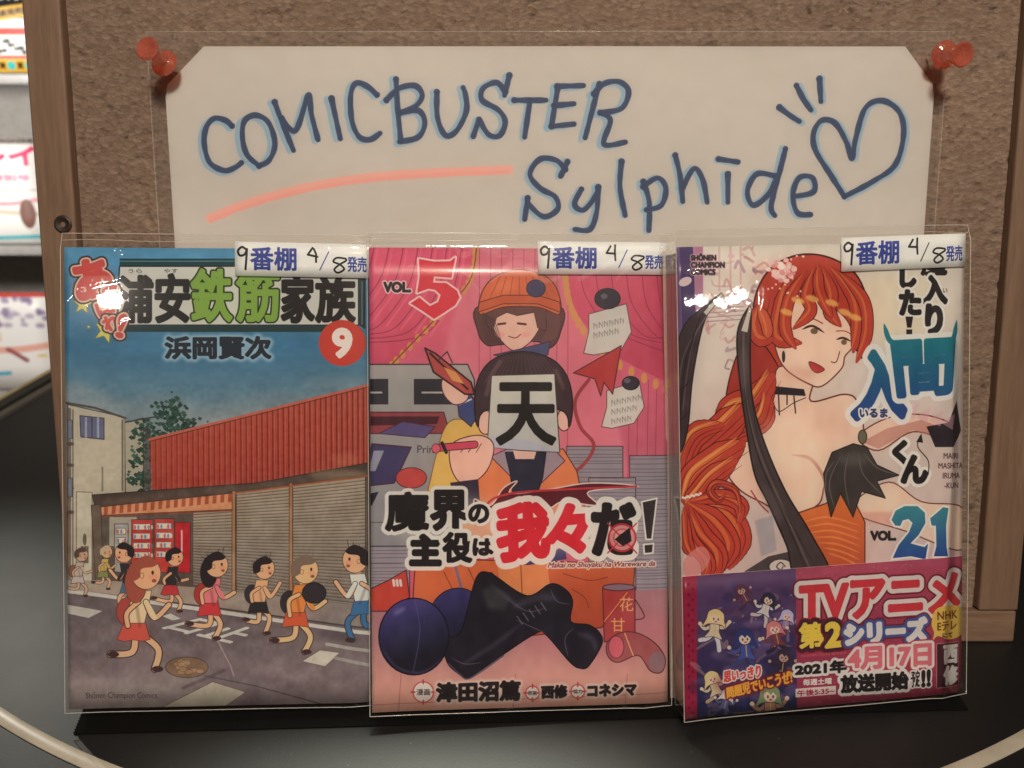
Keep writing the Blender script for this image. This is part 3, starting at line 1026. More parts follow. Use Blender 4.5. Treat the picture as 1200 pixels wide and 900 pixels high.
# ------------------------------------------------------------------ print: second cover
def art_stage():
    c = Canvas(book_quad(1), 1010, 1560, (190, 84, 98))
    ink = (74, 34, 44)
    R = np.random.default_rng(5)
    c.poly([(425, 280), (790, 280), (790, 560), (425, 560)], ((214, 92, 112), (184, 92, 104), (600, 290), (600, 540)))
    c.poly([(556, 280), (668, 280), (740, 560), (480, 560)], (206, 116, 122), .8, blur=3)
    for k in range(9):
        x = 562 + k * 13
        c.line([(x, 284), (x - 1, 540)], 1.1, (168, 72, 88), .8)
    for x in (738, 748, 760, 770):
        c.line([(x, 445), (x - 2, 560)], 1.1, (150, 60, 78), .8)
    # swept curtains, left and right
    c.poly(np.vstack([[(425, 280), (560, 280)], smooth([(560, 290), (550, 330), (508, 376), (462, 424), (425, 440)])]), ((214, 88, 108), (190, 72, 92), (450, 290), (500, 420)))
    for k in range(7):
        a = 440 + k * 17
        c.line([(a, 284), (a - 12, 325 + k * 3), (a - 45, 368 + k * 4), (425, 392 + k * 5 - 20)], 1.2, (140, 44, 66), .85, sm=True)
        c.line([(a + 4, 284), (a - 7, 327 + k * 3), (a - 38, 370 + k * 4)], 2.4, (226, 116, 130), .4, sm=True)
    tr = smooth([(559, 284), (550, 330), (508, 376), (460, 426)])
    for p in tr:
        c.ell(p[0] - 1, p[1] + 2, 3.4, 5, (198, 140, 70), .95)
    c.line(tr, 1.6, (128, 70, 48))
    c.poly(np.vstack([[(790, 290), (668, 290)], smooth([(664, 318), (676, 366), (718, 414), (790, 452)])]), ((206, 84, 102), (180, 68, 86), (700, 300), (740, 430)))
    for k in range(6):
        a = 680 + k * 18
        c.line([(a, 320), (a + 8, 350 + k * 3), (a + 40, 388 + k * 3), (790, 416 - k * 12)], 1.1, (140, 44, 66), .8, sm=True)
    tr = smooth([(663, 318), (674, 366), (716, 416), (790, 456)])
    for p in tr:
        c.ell(p[0] - 1, p[1] + 4, 3.6, 6, (198, 140, 76), .95)
    # stacks of paper
    for (x0, y0, x1, y1) in ((664, 523, 730, 640), (738, 534, 790, 760), (425, 600, 480, 760), (690, 560, 745, 700)):
        c.poly([(x0, y0), (x1, y0), (x1, y1), (x0, y1)], (142, 128, 128), edge=ink, ew=1)
        y = y0 + 4
        while y < y1:
            c.line([(x0, y), (x1, y + R.uniform(-.6, .6))], .9, (92, 80, 86), .8)
            y += R.uniform(3, 6)
    # floor
    c.poly([(425, 704), (790, 690), (790, 850), (425, 850)], ((158, 108, 108), (190, 138, 116), (600, 720), (600, 830)))
    c.ell(700, 740, 90, 30, (170, 96, 100), .5, blur=10)
    for x in (470, 604, 735):
        c.line([(x, 790), (x - 4, 850)], 1, (140, 84, 80), .7)
    c.line([(425, 826), (790, 812)], 1, (150, 96, 88), .8); c.line([(425, 716), (470, 716)], 1.2, ink)
    # big grey copier on the left
    c.poly([(425, 427), (548, 427), (556, 445), (556, 560), (530, 640), (425, 640)], ((160, 150, 138), (132, 124, 120), (500, 430), (500, 620)), edge=(60, 52, 56), ew=1.6)
    for (x0, x1) in ((425, 455), (485, 531)):
        c.poly([(x0, 444), (x1, 444), (x1, 474), (x0, 474)], (46, 42, 48)); c.line([(x0 + 10, 460), (x1 - 8, 460)], 2.2, (170, 160, 150))
    c.poly([(425, 483), (520, 483), (525, 500), (520, 508), (425, 508)], (140, 60, 62), edge=ink, ew=1.2)
    c.poly([(425, 488), (515, 488), (512, 497), (425, 499)], (70, 28, 38))
    c.poly([(444, 508), (472, 494), (510, 500), (498, 513)], (86, 70, 108), edge=ink, ew=1)
    c.poly([(436, 520), (482, 524), (462, 566), (425, 570)], (62, 54, 84), edge=ink, ew=1.4)
    c.poly([(438, 528), (450, 528), (440, 552), (432, 552)], (140, 134, 140))
    c.poly([(425, 580), (444, 576), (436, 592), (425, 596)], (40, 34, 48))
    c.text('Print', (489, 522, 513, 531), (60, 52, 54), .1)
    c.line([(425, 612), (470, 612)], 1, (80, 70, 74)); c.line([(425, 660), (470, 660)], 1, (80, 70, 74)); c.line([(425, 640), (474, 640)], 1, (80, 70, 74))
    # notes held by dark clips
    for k, (x, y, w, h) in enumerate(((688, 362, 52, 54), (709, 452, 46, 50))):
        c.poly([(x + 2, y + 6), (x + w - 6, y - 6), (x + w, y + h * .5), (x + w - 12, y + h - 6), (x + 8, y + h), (x - 4, y + h - 2), (x + 2, y + h * .5)], (196, 184, 166), edge=(92, 62, 60), ew=1)
        for r in range(3 if k else 2):
            for q in range(6 - r):
                px, py = x + 8 + q * 6.2, y + 17 + r * 11 - q * 1.2
                c.line([(px, py), (px, py + 6)], 1, (120, 108, 102), .8); c.line([(px, py), (px + 3.4, py + 4)], 1, (120, 108, 102), .7); c.line([(px + 3.6, py), (px + 3.6, py + 6)], 1, (120, 108, 102), .6)
        cx, cy = (712, 350) if k == 0 else (739, 449)
        c.ell(cx, cy, 15 - 5 * k, 12 - 4 * k, (48, 42, 50), edge=(28, 22, 30), ew=1); c.ell(cx - 4, cy - 3, 4, 3, (120, 112, 120), .6)
    # red arrow with a curved line
    c.line([(652, 560), (680, 548), (696, 522), (680, 500), (674, 470), (690, 445)], 4.2, (150, 62, 62), sm=True)
    c.poly([(672, 437), (728, 405), (718, 462), (708, 448), (704, 464), (697, 444)], (172, 58, 56), edge=ink, ew=1.2)
    # person behind: knit cap, brown bob, plain face
    sk = (218, 170, 146)
    c.poly([(563, 358), (654, 358), (656, 392), (644, 408), (628, 400), (585, 404), (570, 404), (560, 388)], (92, 56, 54), sm=True, edge=(52, 30, 32), ew=1.4)
    c.poly([(577, 358), (626, 358), (634, 378), (622, 400), (604, 411), (590, 402), (578, 384)], sk, sm=True, edge=ink, ew=1)
    c.poly([(572, 354), (640, 354), (640, 388), (630, 384), (626, 366), (606, 370), (594, 366), (582, 372), (577, 388), (570, 380)], (98, 60, 56), edge=(60, 36, 36), ew=.8)
    c.line([(584, 380), (592, 379)], 2.6, (84, 40, 40)); c.line([(607, 379), (616, 380)], 2.6, (84, 40, 40)); c.line([(596, 394), (604, 396), (610, 392)], 1.3, (120, 60, 54), sm=True)
    c.poly([(562, 368), (566, 340), (584, 322), (612, 316), (640, 324), (654, 342), (656, 368), (630, 360), (590, 360)], (206, 100, 58), sm=True, edge=(92, 40, 30), ew=1.4)
    for k in range(9):
        c.line([(566 + k * 1.6, 366 + k), (565 + k * 2.2, 384), (572 + k * 2, 402)], .9, (62, 36, 38), .7, sm=True)
        c.line([(640 + k * 1.8, 366), (642 + k * 1.6, 384), (634 + k * 2, 402 - k * .6)], .9, (130, 88, 78), .5, sm=True)
    c.ell(586, 392, 6, 3, (220, 130, 116), .4, blur=1); c.ell(616, 392, 6, 3, (220, 130, 116), .4, blur=1)
    c.ell(640, 340, 16, 22, (150, 60, 40), .35, blur=5); c.ell(590, 336, 14, 8, (230, 140, 90), .35, blur=4)
    for k in range(7):
        c.line([(570 + k * 13, 358), (586 + k * 7.5, 324)], 1.1, (160, 70, 42), .8)
    c.poly([(560, 366), (590, 356), (630, 356), (657, 366), (656, 354), (630, 346), (590, 346), (562, 354)], (190, 86, 50), edge=(92, 40, 30), ew=1)
    c.ell(628, 338, 11, 10, (62, 54, 84), edge=(34, 28, 44), ew=1)
    c.poly([(578, 416), (605, 410), (645, 400), (642, 416), (600, 420)], (72, 72, 100), edge=ink, ew=1)
    # yellow sleeve, orange jackets
    c.poly([(505, 560), (522, 500), (545, 492), (570, 506), (576, 560), (540, 590), (505, 580)], (208, 166, 88), sm=True, edge=(120, 84, 50), ew=1)
    c.ell(482, 560, 18, 12, (180, 66, 60), edge=ink, ew=1)
    c.poly([(536, 600), (548, 566), (575, 535), (660, 526), (676, 552), (686, 600), (664, 640), (545, 640)], (206, 118, 74), edge=(100, 52, 40), ew=1.4)
    c.poly([(575, 535), (597, 525), (648, 525), (662, 540), (628, 572), (600, 560)], (150, 128, 130), edge=ink, ew=1)
    c.poly([(592, 530), (640, 530), (636, 560), (626, 590), (602, 588), (598, 556)], (44, 40, 54), edge=(24, 20, 30), ew=1)
    c.poly([(600, 524), (630, 524), (626, 538), (604, 538)], sk)
    # upper hand with a comic
    c.poly([(535, 462), (550, 458), (562, 482), (552, 500), (538, 488)], (62, 70, 108), edge=ink, ew=1.2); c.line([(538, 474), (552, 468)], 2, (190, 190, 190))
    c.poly([(518, 446), (530, 440), (548, 458), (546, 470), (532, 474), (520, 462)], sk, sm=True, edge=ink, ew=1.2)
    c.poly([(498, 408), (510, 414), (552, 448), (556, 462), (545, 462), (508, 436)], (170, 70, 62), edge=(40, 24, 30), ew=2); c.line([(504, 414), (548, 456)], 2.4, (40, 28, 34)); c.poly([(520, 430), (534, 436), (544, 450), (530, 446)], (204, 140, 80))
    c.line([(512, 424), (524, 412), (530, 425)], 1.4, (60, 40, 44))
    # figure in front, face behind the sheet
    c.ell(569, 495, 9, 14, sk, edge=ink, ew=1.2); c.ell(661, 492, 8, 13, sk, edge=ink, ew=1.2)
    c.poly([(560, 500), (556, 470), (562, 440), (580, 420), (612, 412), (645, 420), (664, 440), (671, 470), (667, 500), (655, 480), (572, 480)], (62, 42, 46), sm=True, edge=(34, 22, 26), ew=1.6)
    for k in range(16):
        x = 566 + k * 6.4
        c.line([(612 + (x - 612) * .5, 416 + abs(x - 612) * .06), (x, 436 + abs(k - 7.5) * 2)], 1.0, (96, 68, 68), .6, sm=True)
    c.line([(586, 424), (576, 440), (570, 462)], 5, (116, 84, 80), .55, sm=True, blur=1); c.line([(652, 434), (660, 455)], 4, (116, 84, 80), .5, blur=1)
    c.poly([(576, 440), (650, 438), (656, 530), (612, 528), (571, 524)], ((202, 190, 168), (176, 168, 156), (612, 440), (614, 528)), edge=(70, 56, 52), ew=1.2)
    c.poly([(571, 510), (620, 516), (656, 530), (571, 525)], (168, 164, 170), .6)
    c.text('天', (583, 450, 650, 520), (30, 24, 24), 2.4)
    # writing hand
    c.poly([(530, 520), (560, 510), (578, 520), (574, 545), (560, 562), (540, 566), (528, 546)], sk, sm=True, edge=ink, ew=1.2)
    for k in range(3):
        c.line([(540 + k * 9, 530), (546 + k * 9, 520)], 1, ink, .8)
    c.line([(512, 525), (556, 521)], 9.5, (64, 30, 40)); c.line([(512, 525), (556, 521)], 7.5, (190, 70, 88)); c.ell(511, 525.5, 5, 5.4, (206, 90, 104), edge=ink, ew=.8)
    c.line([(518, 519), (523, 530)], 4, (44, 32, 40))
    c.poly([(528, 566), (560, 562), (562, 590), (534, 594)], (52, 44, 56), edge=ink, ew=1)
    # lower part: orange trousers, dark blue cushions and dark boots
    c.poly([(434, 690), (455, 680), (476, 668), (480, 700), (455, 716), (434, 716)], (176, 64, 50), edge=ink, ew=1.2)
    for k in range(3):
        c.line([(461 + k * 4, 680), (462 + k * 4, 686)], 3, (196, 186, 172))
    c.poly([(486, 668), (510, 655), (744, 660), (742, 690), (728, 706), (705, 735), (620, 745), (500, 730), (484, 700)], ((190, 96, 58), (160, 70, 46), (600, 665), (620, 735)), edge=(92, 42, 34), ew=1.4)
    c.poly([(582, 655), (640, 655), (645, 690), (612, 700), (585, 680)], (196, 120, 74)); c.line([(610, 656), (612, 700)], 1, (110, 56, 40))
    for L in ([(660, 672), (690, 680), (712, 676)], [(520, 670), (530, 690)], [(670, 690), (685, 700), (690, 712)], [(548, 664), (560, 690)]):
        c.line(L, 1.1, (110, 50, 38), .8, sm=True)
    c.line([(533, 662), (541, 690)], 3, (110, 96, 116))
    c.poly([(578, 650), (604, 655), (640, 650), (662, 640), (664, 655), (620, 662), (590, 662)], (58, 52, 88))
    dark = (30, 26, 34)
    c.ell(537, 725, 34, 36, ((56, 50, 92), (26, 24, 36), (530, 692), (545, 750)), edge=(20, 18, 26), ew=1)
    c.poly([(558, 677), (574, 671), (582, 676), (618, 698), (645, 684), (662, 690), (671, 704), (669, 728), (690, 732), (703, 742), (705, 755), (690, 780), (680, 783),
            (668, 776), (640, 744), (628, 742), (588, 768), (562, 786), (548, 795), (538, 790), (524, 776), (520, 748), (540, 740)], dark, sm=True, edge=(14, 12, 16), ew=1.2)
    c.poly([(566, 690), (582, 688), (600, 702), (590, 716), (570, 712)], (66, 62, 62), .7, blur=3)
    for L, w_, o_ in (([(600, 712), (630, 700), (655, 702)], 9, .30), ([(540, 780), (575, 758), (612, 730)], 6, .35), ([(676, 742), (694, 748), (698, 762)], 7, .35), ([(574, 684), (600, 704), (612, 716)], 4, .35)):
        c.line(L, w_, (92, 84, 96), o_, sm=True, taper=True, blur=2)
    for L in ([(645, 690), (652, 704), (668, 708)], [(604, 726), (622, 734), (640, 742)], [(528, 770), (545, 778), (566, 776)], [(672, 736), (662, 748), (666, 770)], [(592, 700), (618, 716), (640, 712)]):
        c.line(L, 1.1, (88, 80, 92), .75, sm=True, taper=True)
    for q in range(5):
        c.line([(606 + q * 7, 722 - q * 4), (612 + q * 7, 731 - q * 4)], 1.4, (120, 110, 118), .6)
    c.line([(526, 778), (540, 791), (552, 794), (590, 768)], 2.2, (70, 64, 76), .8, sm=True)
    c.ell(485, 746, 41, 45, ((66, 58, 104), (24, 22, 32), (472, 706), (490, 770)), edge=(18, 16, 24), ew=1.4)
    c.ell(468, 716, 8, 3, (130, 120, 160), .5, blur=2, rot=-.5)
    c.line([(448, 760), (466, 782), (494, 788), (518, 772)], 3, (86, 78, 120), .35, sm=True, taper=True, blur=1)
    c.line([(486, 702), (492, 740), (484, 788)], 1, (92, 84, 128), .5, sm=True)
    # drink can and slipper
    can = (150, 52, 52)
    c.poly([(706, 690), (744, 688), (744, 748), (708, 752)], can, .85, edge=(70, 36, 42), ew=1.4); c.ell(725, 688, 19, 4, (120, 96, 104), edge=(70, 36, 42), ew=1.2)
    c.line([(744, 702), (755, 722), (744, 726)], 1.4, (80, 44, 46), sm=True); c.line([(708, 728), (735, 694)], 1, (210, 150, 90), .8)
    c.text('花', (726, 700, 742, 716), (206, 150, 90), .2); c.text('甘', (716, 724, 732, 740), (206, 150, 90), .1)
    c.poly([(712, 752), (728, 741), (748, 742), (768, 754), (780, 772), (776, 788), (762, 786), (748, 768), (724, 776), (712, 768)], (140, 70, 68), .85, sm=True, edge=(70, 40, 44), ew=1.4)
    c.ell(722, 758, 9, 13, (190, 90, 98), .8, edge=ink, ew=1); c.ell(770, 776, 10, 12, (120, 104, 106), .7); c.line([(732, 742), (742, 768)], 1.4, (210, 150, 100))
    # title
    W = (206, 194, 176)
    o1 = [(4.0, W), (0.8, (30, 24, 24))]
    c.ell(530, 612, 70, 30, (196, 182, 166), .45, blur=8); c.ell(670, 620, 90, 30, (196, 182, 166), .30, blur=8)
    c.poly(smooth([(556, 585), (575, 592), (590, 572), (606, 564), (598, 578), (640, 574), (692, 566), (748, 570), (690, 576), (700, 592), (660, 588), (640, 596), (600, 588), (575, 602), (560, 600)], True), (84, 26, 34), edge=(204, 180, 164), ew=1.6)
    c.line([(566, 596), (600, 578), (746, 570)], 2.6, (172, 50, 54), sm=True)
    K = (30, 24, 26)
    c.text('魔', (453, 578, 501, 621), K, 2.2, [(4.5, W)]); c.text('界', (506, 576, 547, 620), K, 2.6, [(4.5, W)])
    c.text('の', (550, 592, 572, 612), K, 1.6, [(3.5, W)])
    c.text('主', (482, 628, 515, 661), K, 3.0, [(5.0, W)]); c.text('役', (520, 625, 552, 658), K, 2.0, [(5.0, W)]); c.text('は', (555, 632, 577, 650), K, 1.6, [(4.0, W)])
    RD = (188, 38, 48)
    c.text('我', [(584, 594), (640, 590), (642, 650), (586, 657)], RD, 4.0, [(7.5, W)]); c.text('々', [(648, 594), (690, 592), (688, 644), (640, 650)], RD, 4.0, [(7.5, W)])
    c.text('我', [(584, 594), (640, 590), (642, 650), (586, 657)], RD, 4.0); 
    c.text('だ', (696, 592, 742, 648), K, 4.0, [(7.0, W)])
    for r, cc in ((17, (176, 44, 50)), (14.5, W), (11, (176, 44, 50)), (9, W), (5, (176, 44, 50))):
        c.ell(729, 630, r, r, cc, .9 if r > 16 or r < 6 else .55)
    c.line([(712, 613), (746, 648)], 1.6, (176, 44, 50)); c.line([(746, 613), (712, 648)], 1.6, (176, 44, 50)); c.poly([(720, 632), (738, 618), (740, 634), (730, 640)], K)
    c.poly([(752, 588), (770, 584), (764, 632), (757, 632)], (50, 40, 40), edge=W, ew=2); c.poly([(754, 638), (766, 637), (765, 648), (755, 649)], (50, 40, 40), edge=W, ew=2)
    c.text('Makai no Shuyaku ha Wareware da', [(644, 659), (769, 657), (767, 665), (641, 667)], (96, 26, 34), .35, [(1.8, (206, 180, 160))])
    # volume number and authors
    c.text('VOL.', (450, 331, 481, 342), K, 1.2, [(1.6, (220, 190, 180))])
    five = [(430 + x * .3, 270 + y * .3) for x, y in [(203, 112), (262, 122), (325, 121), (345, 106), (330, 185), (262, 180), (258, 204), (310, 206), (352, 236), (362, 262), (345, 292), (300, 322), (262, 346), (222, 318), (170, 285), (205, 262), (246, 296), (278, 280), (288, 252), (266, 232), (240, 228), (196, 244), (206, 180)]]
    c.line(five + five[:1], 4.4, (226, 192, 180)); c.poly(five, (204, 50, 62))
    for (x, y, r, s) in ((496, 811, 12, '漫画'), (624, 812, 8, '原案'), (677, 810, 8, '協力')):
        c.ell(x, y, r, r, (196, 180, 164), edge=(160, 60, 60), ew=1.4)
        for k in range(4):
            a = k * pi / 2
            c.line([(x + cos(a) * (r - 2), y + sin(a) * (r - 2)), (x + cos(a) * (r + 2), y + sin(a) * (r + 2))], 2, (160, 60, 60))
        c.text(s, (x - r * .65, y - r * .28, x + r * .65, y + r * .3), K, .35)
    g = (2.6, (206, 180, 160), .7)
    c.text('津田沼篤', [(512, 801), (609, 798), (609, 820), (512, 822)], K, 1.7, glow=g)
    c.text('西修', [(635, 804), (664, 803), (664, 817), (635, 818)], K, 1.4, glow=g)
    c.text('コネシマ', [(689, 803), (745, 801), (745, 814), (689, 816)], K, 1.4, glow=g)
    c.grain(0.03, 40, 4); c.grain(0.03, 7, 5)
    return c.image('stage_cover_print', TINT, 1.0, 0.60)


# ------------------------------------------------------------------ print: third cover
def lock(c, pts, w0, col, hi, ink=(70, 24, 22)):
    """One lock of hair: a tapering stroke with a lighter streak."""
    c.line(pts, w0 + 2.2, ink, sm=True, taper=True)
    c.line(pts, w0, col, sm=True, taper=True)
    P = np.array(pts, float)
    c.line([(x - w0 * .14, y - w0 * .1) for x, y in P], w0 * .22, hi, .42, sm=True, taper=True)


def art_lady():
    c = Canvas(book_quad(2), 1010, 1560, (200, 184, 166))
    R = np.random.default_rng(3)
    c.poly([(780, 280), (1140, 280), (1140, 700), (780, 700)], ((206, 190, 168), (186, 158, 144), (960, 300), (960, 690)))
    # pale pink architecture behind
    c.poly([(785, 285), (812, 285), (816, 380), (790, 420)], (70, 50, 84)); c.poly([(812, 285), (824, 285), (824, 360), (816, 370)], (168, 110, 128)); c.poly([(790, 285), (796, 285), (800, 400), (792, 400)], (104, 78, 110))
    for k in range(40):
        x, y = R.uniform(826, 890), R.uniform(285, 430)
        c.line([(x, y), (x + R.uniform(-6, 14), y + R.uniform(-10, 10)), (x + R.uniform(0, 22), y + R.uniform(-4, 12))], R.uniform(1, 4), (176, 112, 108) if k % 3 else (110, 70, 92), R.uniform(.25, .6), sm=True)
    for k in range(6):
        c.line([(828, 352 + k * 5), (872, 349 + k * 5)], 1.2, (120, 78, 100), .5)
    for x in (843, 856, 868):
        c.line([(x, 286), (x, 340)], 2.4, (190, 130, 128), .5)
    c.ell(930, 320, 50, 20, (204, 140, 120), .4, blur=8); c.ell(1050, 360, 60, 40, (214, 192, 152), .5, blur=10)
    c.ell(803, 330, 8, 5, (206, 180, 170), rot=-.4); c.ell(857, 300, 4, 2.4, (206, 160, 160))
    hr, hi, dk = (170, 60, 44), (214, 142, 66), (104, 32, 30)
    # hair mass behind the head
    c.poly([(884, 395), (884, 352), (900, 318), (930, 300), (966, 300), (1000, 318), (1016, 350), (1020, 385), (1012, 420), (990, 400), (930, 420), (912, 440), (890, 430)], hr, sm=True, edge=(60, 20, 20), ew=2)
    c.poly([(862, 420), (884, 395), (912, 430), (922, 470), (905, 520), (870, 520), (850, 480)], (152, 50, 40), sm=True, edge=(60, 20, 20), ew=1.5)
    # skin: neck, shoulders, arms
    sk, sh, ln = (214, 178, 150), (176, 116, 100), (100, 48, 42)
    c.poly([(912, 430), (952, 440), (950, 470), (990, 462), (1006, 474), (1012, 520), (990, 555), (968, 566), (960, 590), (935, 602), (912, 600), (895, 590),
            (868, 575), (852, 552), (862, 520), (880, 490), (905, 470)], sk, sm=True, edge=ln, ew=1.8)
    c.poly([(1006, 512), (1040, 490), (1082, 486), (1118, 498), (1124, 512), (1110, 516), (1070, 506), (1030, 528)], sk, sm=True, edge=ln, ew=1.6)
    c.poly([(1010, 518), (1040, 502), (1080, 492), (1122, 508), (1112, 516), (1070, 504), (1030, 526)], sh, .7)
    c.poly([(1000, 590), (1042, 565), (1080, 588), (1130, 596), (1130, 645), (1060, 622), (1010, 606)], sk, sm=True, edge=ln, ew=1.4)
    c.poly([(1006, 600), (1050, 600), (1056, 618), (1020, 612)], sh, .5, blur=2)
    c.line([(928, 533), (950, 538), (966, 562), (964, 582)], 4, sh, .75, sm=True, taper=True)
    c.line([(880, 575), (890, 590), (900, 600)], 1.8, (150, 60, 56), sm=True)
    # face: plain three-quarter head
    c.poly([(908, 372), (922, 352), (960, 352), (990, 372), (1000, 395), (998, 408), (990, 418), (986, 432), (964, 452), (948, 450), (920, 432), (908, 405)], (218, 184, 156), sm=True, edge=ln, ew=1.6)
    c.line([(940, 386), (952, 382), (966, 390)], 2.6, (60, 34, 34), sm=True, taper=True); c.ell(954, 388, 4.4, 3.6, (110, 84, 60)); c.line([(936, 377), (950, 373), (964, 379)], 1.3, (140, 60, 44), sm=True)
    c.line([(980, 398), (988, 396), (997, 400)], 2.4, (60, 34, 34), sm=True, taper=True); c.ell(989, 401, 3.4, 3.2, (110, 84, 60)); c.line([(980, 388), (990, 388), (998, 392)], 1.2, (140, 60, 44), sm=True)
    c.line([(984, 412), (980, 424), (974, 424)], 1.2, ln, sm=True)
    c.poly([(948, 424), (958, 427), (966, 433), (958, 437), (951, 433)], (168, 56, 54), sm=True, edge=(90, 40, 40), ew=.9)
    # fringe
    for p, w in (([(925, 325), (915, 360), (912, 395), (938, 402)], 17), ([(945, 318), (925, 350), (920, 385), (932, 408)], 13), ([(955, 315), (945, 345), (950, 365), (930, 385)], 13),
                 ([(965, 315), (975, 345), (972, 365), (985, 382)], 14), ([(975, 315), (1000, 345), (1006, 380), (1000, 412)], 17), ([(960, 312), (960, 340), (975, 372)], 12),
                 ([(985, 320), (1012, 352), (1016, 390), (1004, 424)], 13)):
        lock(c, p, w, hr, hi)
    for (x, y) in ((935, 352), (952, 350), (990, 366), (1002, 372), (975, 355), (922, 366)):
        c.ell(x, y, 8, 3.6, (222, 176, 90), .75, rot=.3, blur=1)
    # flower ornament and hair bun
    lock(c, [(900, 350), (886, 375), (890, 395), (905, 398)], 18, hr, hi); lock(c, [(890, 360), (898, 380), (900, 395)], 12, (186, 84, 54), hi)
    for k in range(60):
        a, r = R.uniform(0, 2 * pi), R.uniform(0, 16)
        c.ell(916 + cos(a) * r, 318 + sin(a) * r * .9, 3.2, 2.6, [(220, 182, 164), (204, 140, 134), (226, 200, 180)][k % 3], .9)
    for k in range(26):
        c.ell(900 + R.uniform(-4, 44), 312 + R.uniform(-14, 36), 1.2, 1.2, (224, 196, 172), .9)
    # choker and earring
    c.poly([(903, 452), (942, 456), (944, 464), (904, 462)], (40, 32, 38)); c.line([(904, 466), (912, 482), (930, 472), (944, 466)], 1, (40, 32, 38), sm=True)
    for L in ([(912, 462), (913, 486)], [(930, 464), (932, 484)], [(922, 463), (922, 474)]):
        c.line(L, 1.6, (40, 32, 38))
    c.ell(918, 418, 2, 7, (52, 44, 50))
    # long plait winding down the left
    plait = [([(905, 440), (885, 470), (862, 478), (840, 500)], 34), ([(900, 465), (892, 492), (868, 505), (848, 512)], 26), ([(872, 478), (850, 500), (828, 520), (806, 545)], 36),
             ([(846, 498), (815, 510), (800, 540), (798, 570)], 26), ([(870, 520), (840, 540), (815, 560), (805, 590)], 36), ([(862, 540), (835, 560), (818, 580), (806, 592)], 26)]
    for p, w in plait:
        lock(c, p, w, hr, hi)
        q = np.array(p, float)
        for o in (-.3, -.1, .12, .3):
            c.line(q + np.array([w * o, w * o * .6]), 1.3, dk, .8, sm=True, taper=True)
        c.line(q + np.array([-w * .18, -w * .2]), w * .12, (222, 160, 80), .6, sm=True, taper=True)
    for k in range(9):
        c.ell(800 + k * 2.6, 583 - k * .6 + (k % 2), 1.6, 1.6, (216, 196, 180))
    for p, w in (([(810, 590), (850, 600), (868, 630), (855, 665)], 24), ([(806, 590), (838, 610), (856, 640), (840, 672)], 22), ([(812, 588), (845, 582), (868, 592), (866, 612)], 16),
                 ([(805, 592), (822, 625), (842, 650), (838, 680)], 20), ([(803, 592), (808, 630), (830, 660), (822, 685)], 16), ([(802, 596), (803, 625), (806, 640), (812, 650)], 13),
                 ([(868, 600), (862, 575), (840, 566), (832, 576), (842, 586), (850, 578)], 7)):
        lock(c, p, w, hr, hi)
        c.line(np.array(p, float) + np.array([w * .22, 0]), 1.4, dk, .8, sm=True, taper=True)
        c.line(np.array(p, float) + np.array([-w * .24, 2]), 1.2, dk, .7, sm=True, taper=True)
    c.poly([(802, 655), (822, 640), (832, 655), (820, 672), (803, 676)], (190, 120, 110), .8, sm=True)
    # orange bodice, dark frill, ink scrolls, long dark ribbons
    c.poly([(935, 601), (968, 590), (986, 578), (1004, 592), (1014, 612), (1014, 668), (996, 676), (960, 680), (935, 640)], ((196, 104, 52), (168, 76, 48), (970, 590), (985, 670)), sm=False, edge=(96, 44, 32), ew=1.6)
    for k in range(7):
        c.line([(940 + k * 5, 612 + k * 6), (970 + k * 3, 606 + k * 8), (1008, 616 + k * 8)], 2.4, (222, 150, 80), .45, sm=True, taper=True)
    c.poly([(965, 555), (975, 530), (1000, 520), (1016, 524), (1028, 545), (1054, 557), (1028, 564), (1038, 584), (1010, 576), (1000, 606), (985, 578), (974, 606), (968, 580)], (58, 50, 46), edge=(30, 24, 24), ew=1.2)
    for L in ([(985, 535), (972, 565), (978, 596)], [(995, 530), (990, 560), (996, 596)], [(1006, 530), (1012, 556), (1034, 580)], [(1012, 530), (1028, 548), (1050, 556)], [(978, 540), (968, 556), (968, 576)]):
        c.line(L, 1.2, (112, 102, 92), .7, sm=True, taper=True)
    c.ell(1000, 538, 18, 8, (104, 94, 84), .45, blur=4)
    c.ell(925, 520, 40, 34, (224, 196, 168), .35, blur=8); c.ell(890, 560, 18, 24, (190, 140, 118), .3, blur=7); c.ell(976, 500, 26, 14, (196, 146, 124), .28, blur=6)
    c.ell(936, 438, 20, 8, (186, 132, 110), .4, blur=4)
    c.ell(1011, 512, 5, 8, (96, 90, 70), edge=(50, 44, 36), ew=1.2)
    c.poly([(884, 610), (905, 604), (910, 645), (892, 652)], (150, 138, 136), .8, blur=1)
    c.poly([(862, 676), (900, 652), (930, 645), (935, 672), (900, 672)], (60, 50, 48), .9); c.ell(915, 664, 14, 9, (196, 176, 158), edge=(60, 50, 48), ew=1.4)
    for (x, y, r) in ((915, 664, 5), (1002, 672, 6), (905, 656, 3)):
        c.line([(x + r, y), (x, y - r), (x - r, y), (x, y + r * .7), (x + r * .5, y)], 1.4, (80, 56, 50), sm=True)
    rib = (58, 44, 46)
    c.poly(smooth([(846, 345), (826, 375), (812, 440), (806, 500), (797, 530), (786, 520), (786, 440), (800, 385), (824, 360)], True), rib, edge=(28, 20, 24), ew=1.5)
    for L in ([(838, 356), (812, 400), (800, 480)], [(830, 368), (800, 420), (793, 500)]):
        c.line(L, 1.2, (100, 80, 78), .8, sm=True)
    c.poly(smooth([(876, 362), (880, 366), (879, 420), (882, 470), (896, 520), (920, 575), (950, 625), (972, 672), (932, 672), (922, 640), (900, 590), (884, 556), (874, 500), (866, 440), (864, 390)], True), (66, 54, 52), edge=(30, 22, 24), ew=1.8)
    c.line([(872, 372), (872, 450), (886, 520), (915, 590), (950, 668)], 2.4, (112, 92, 84), .6, sm=True)
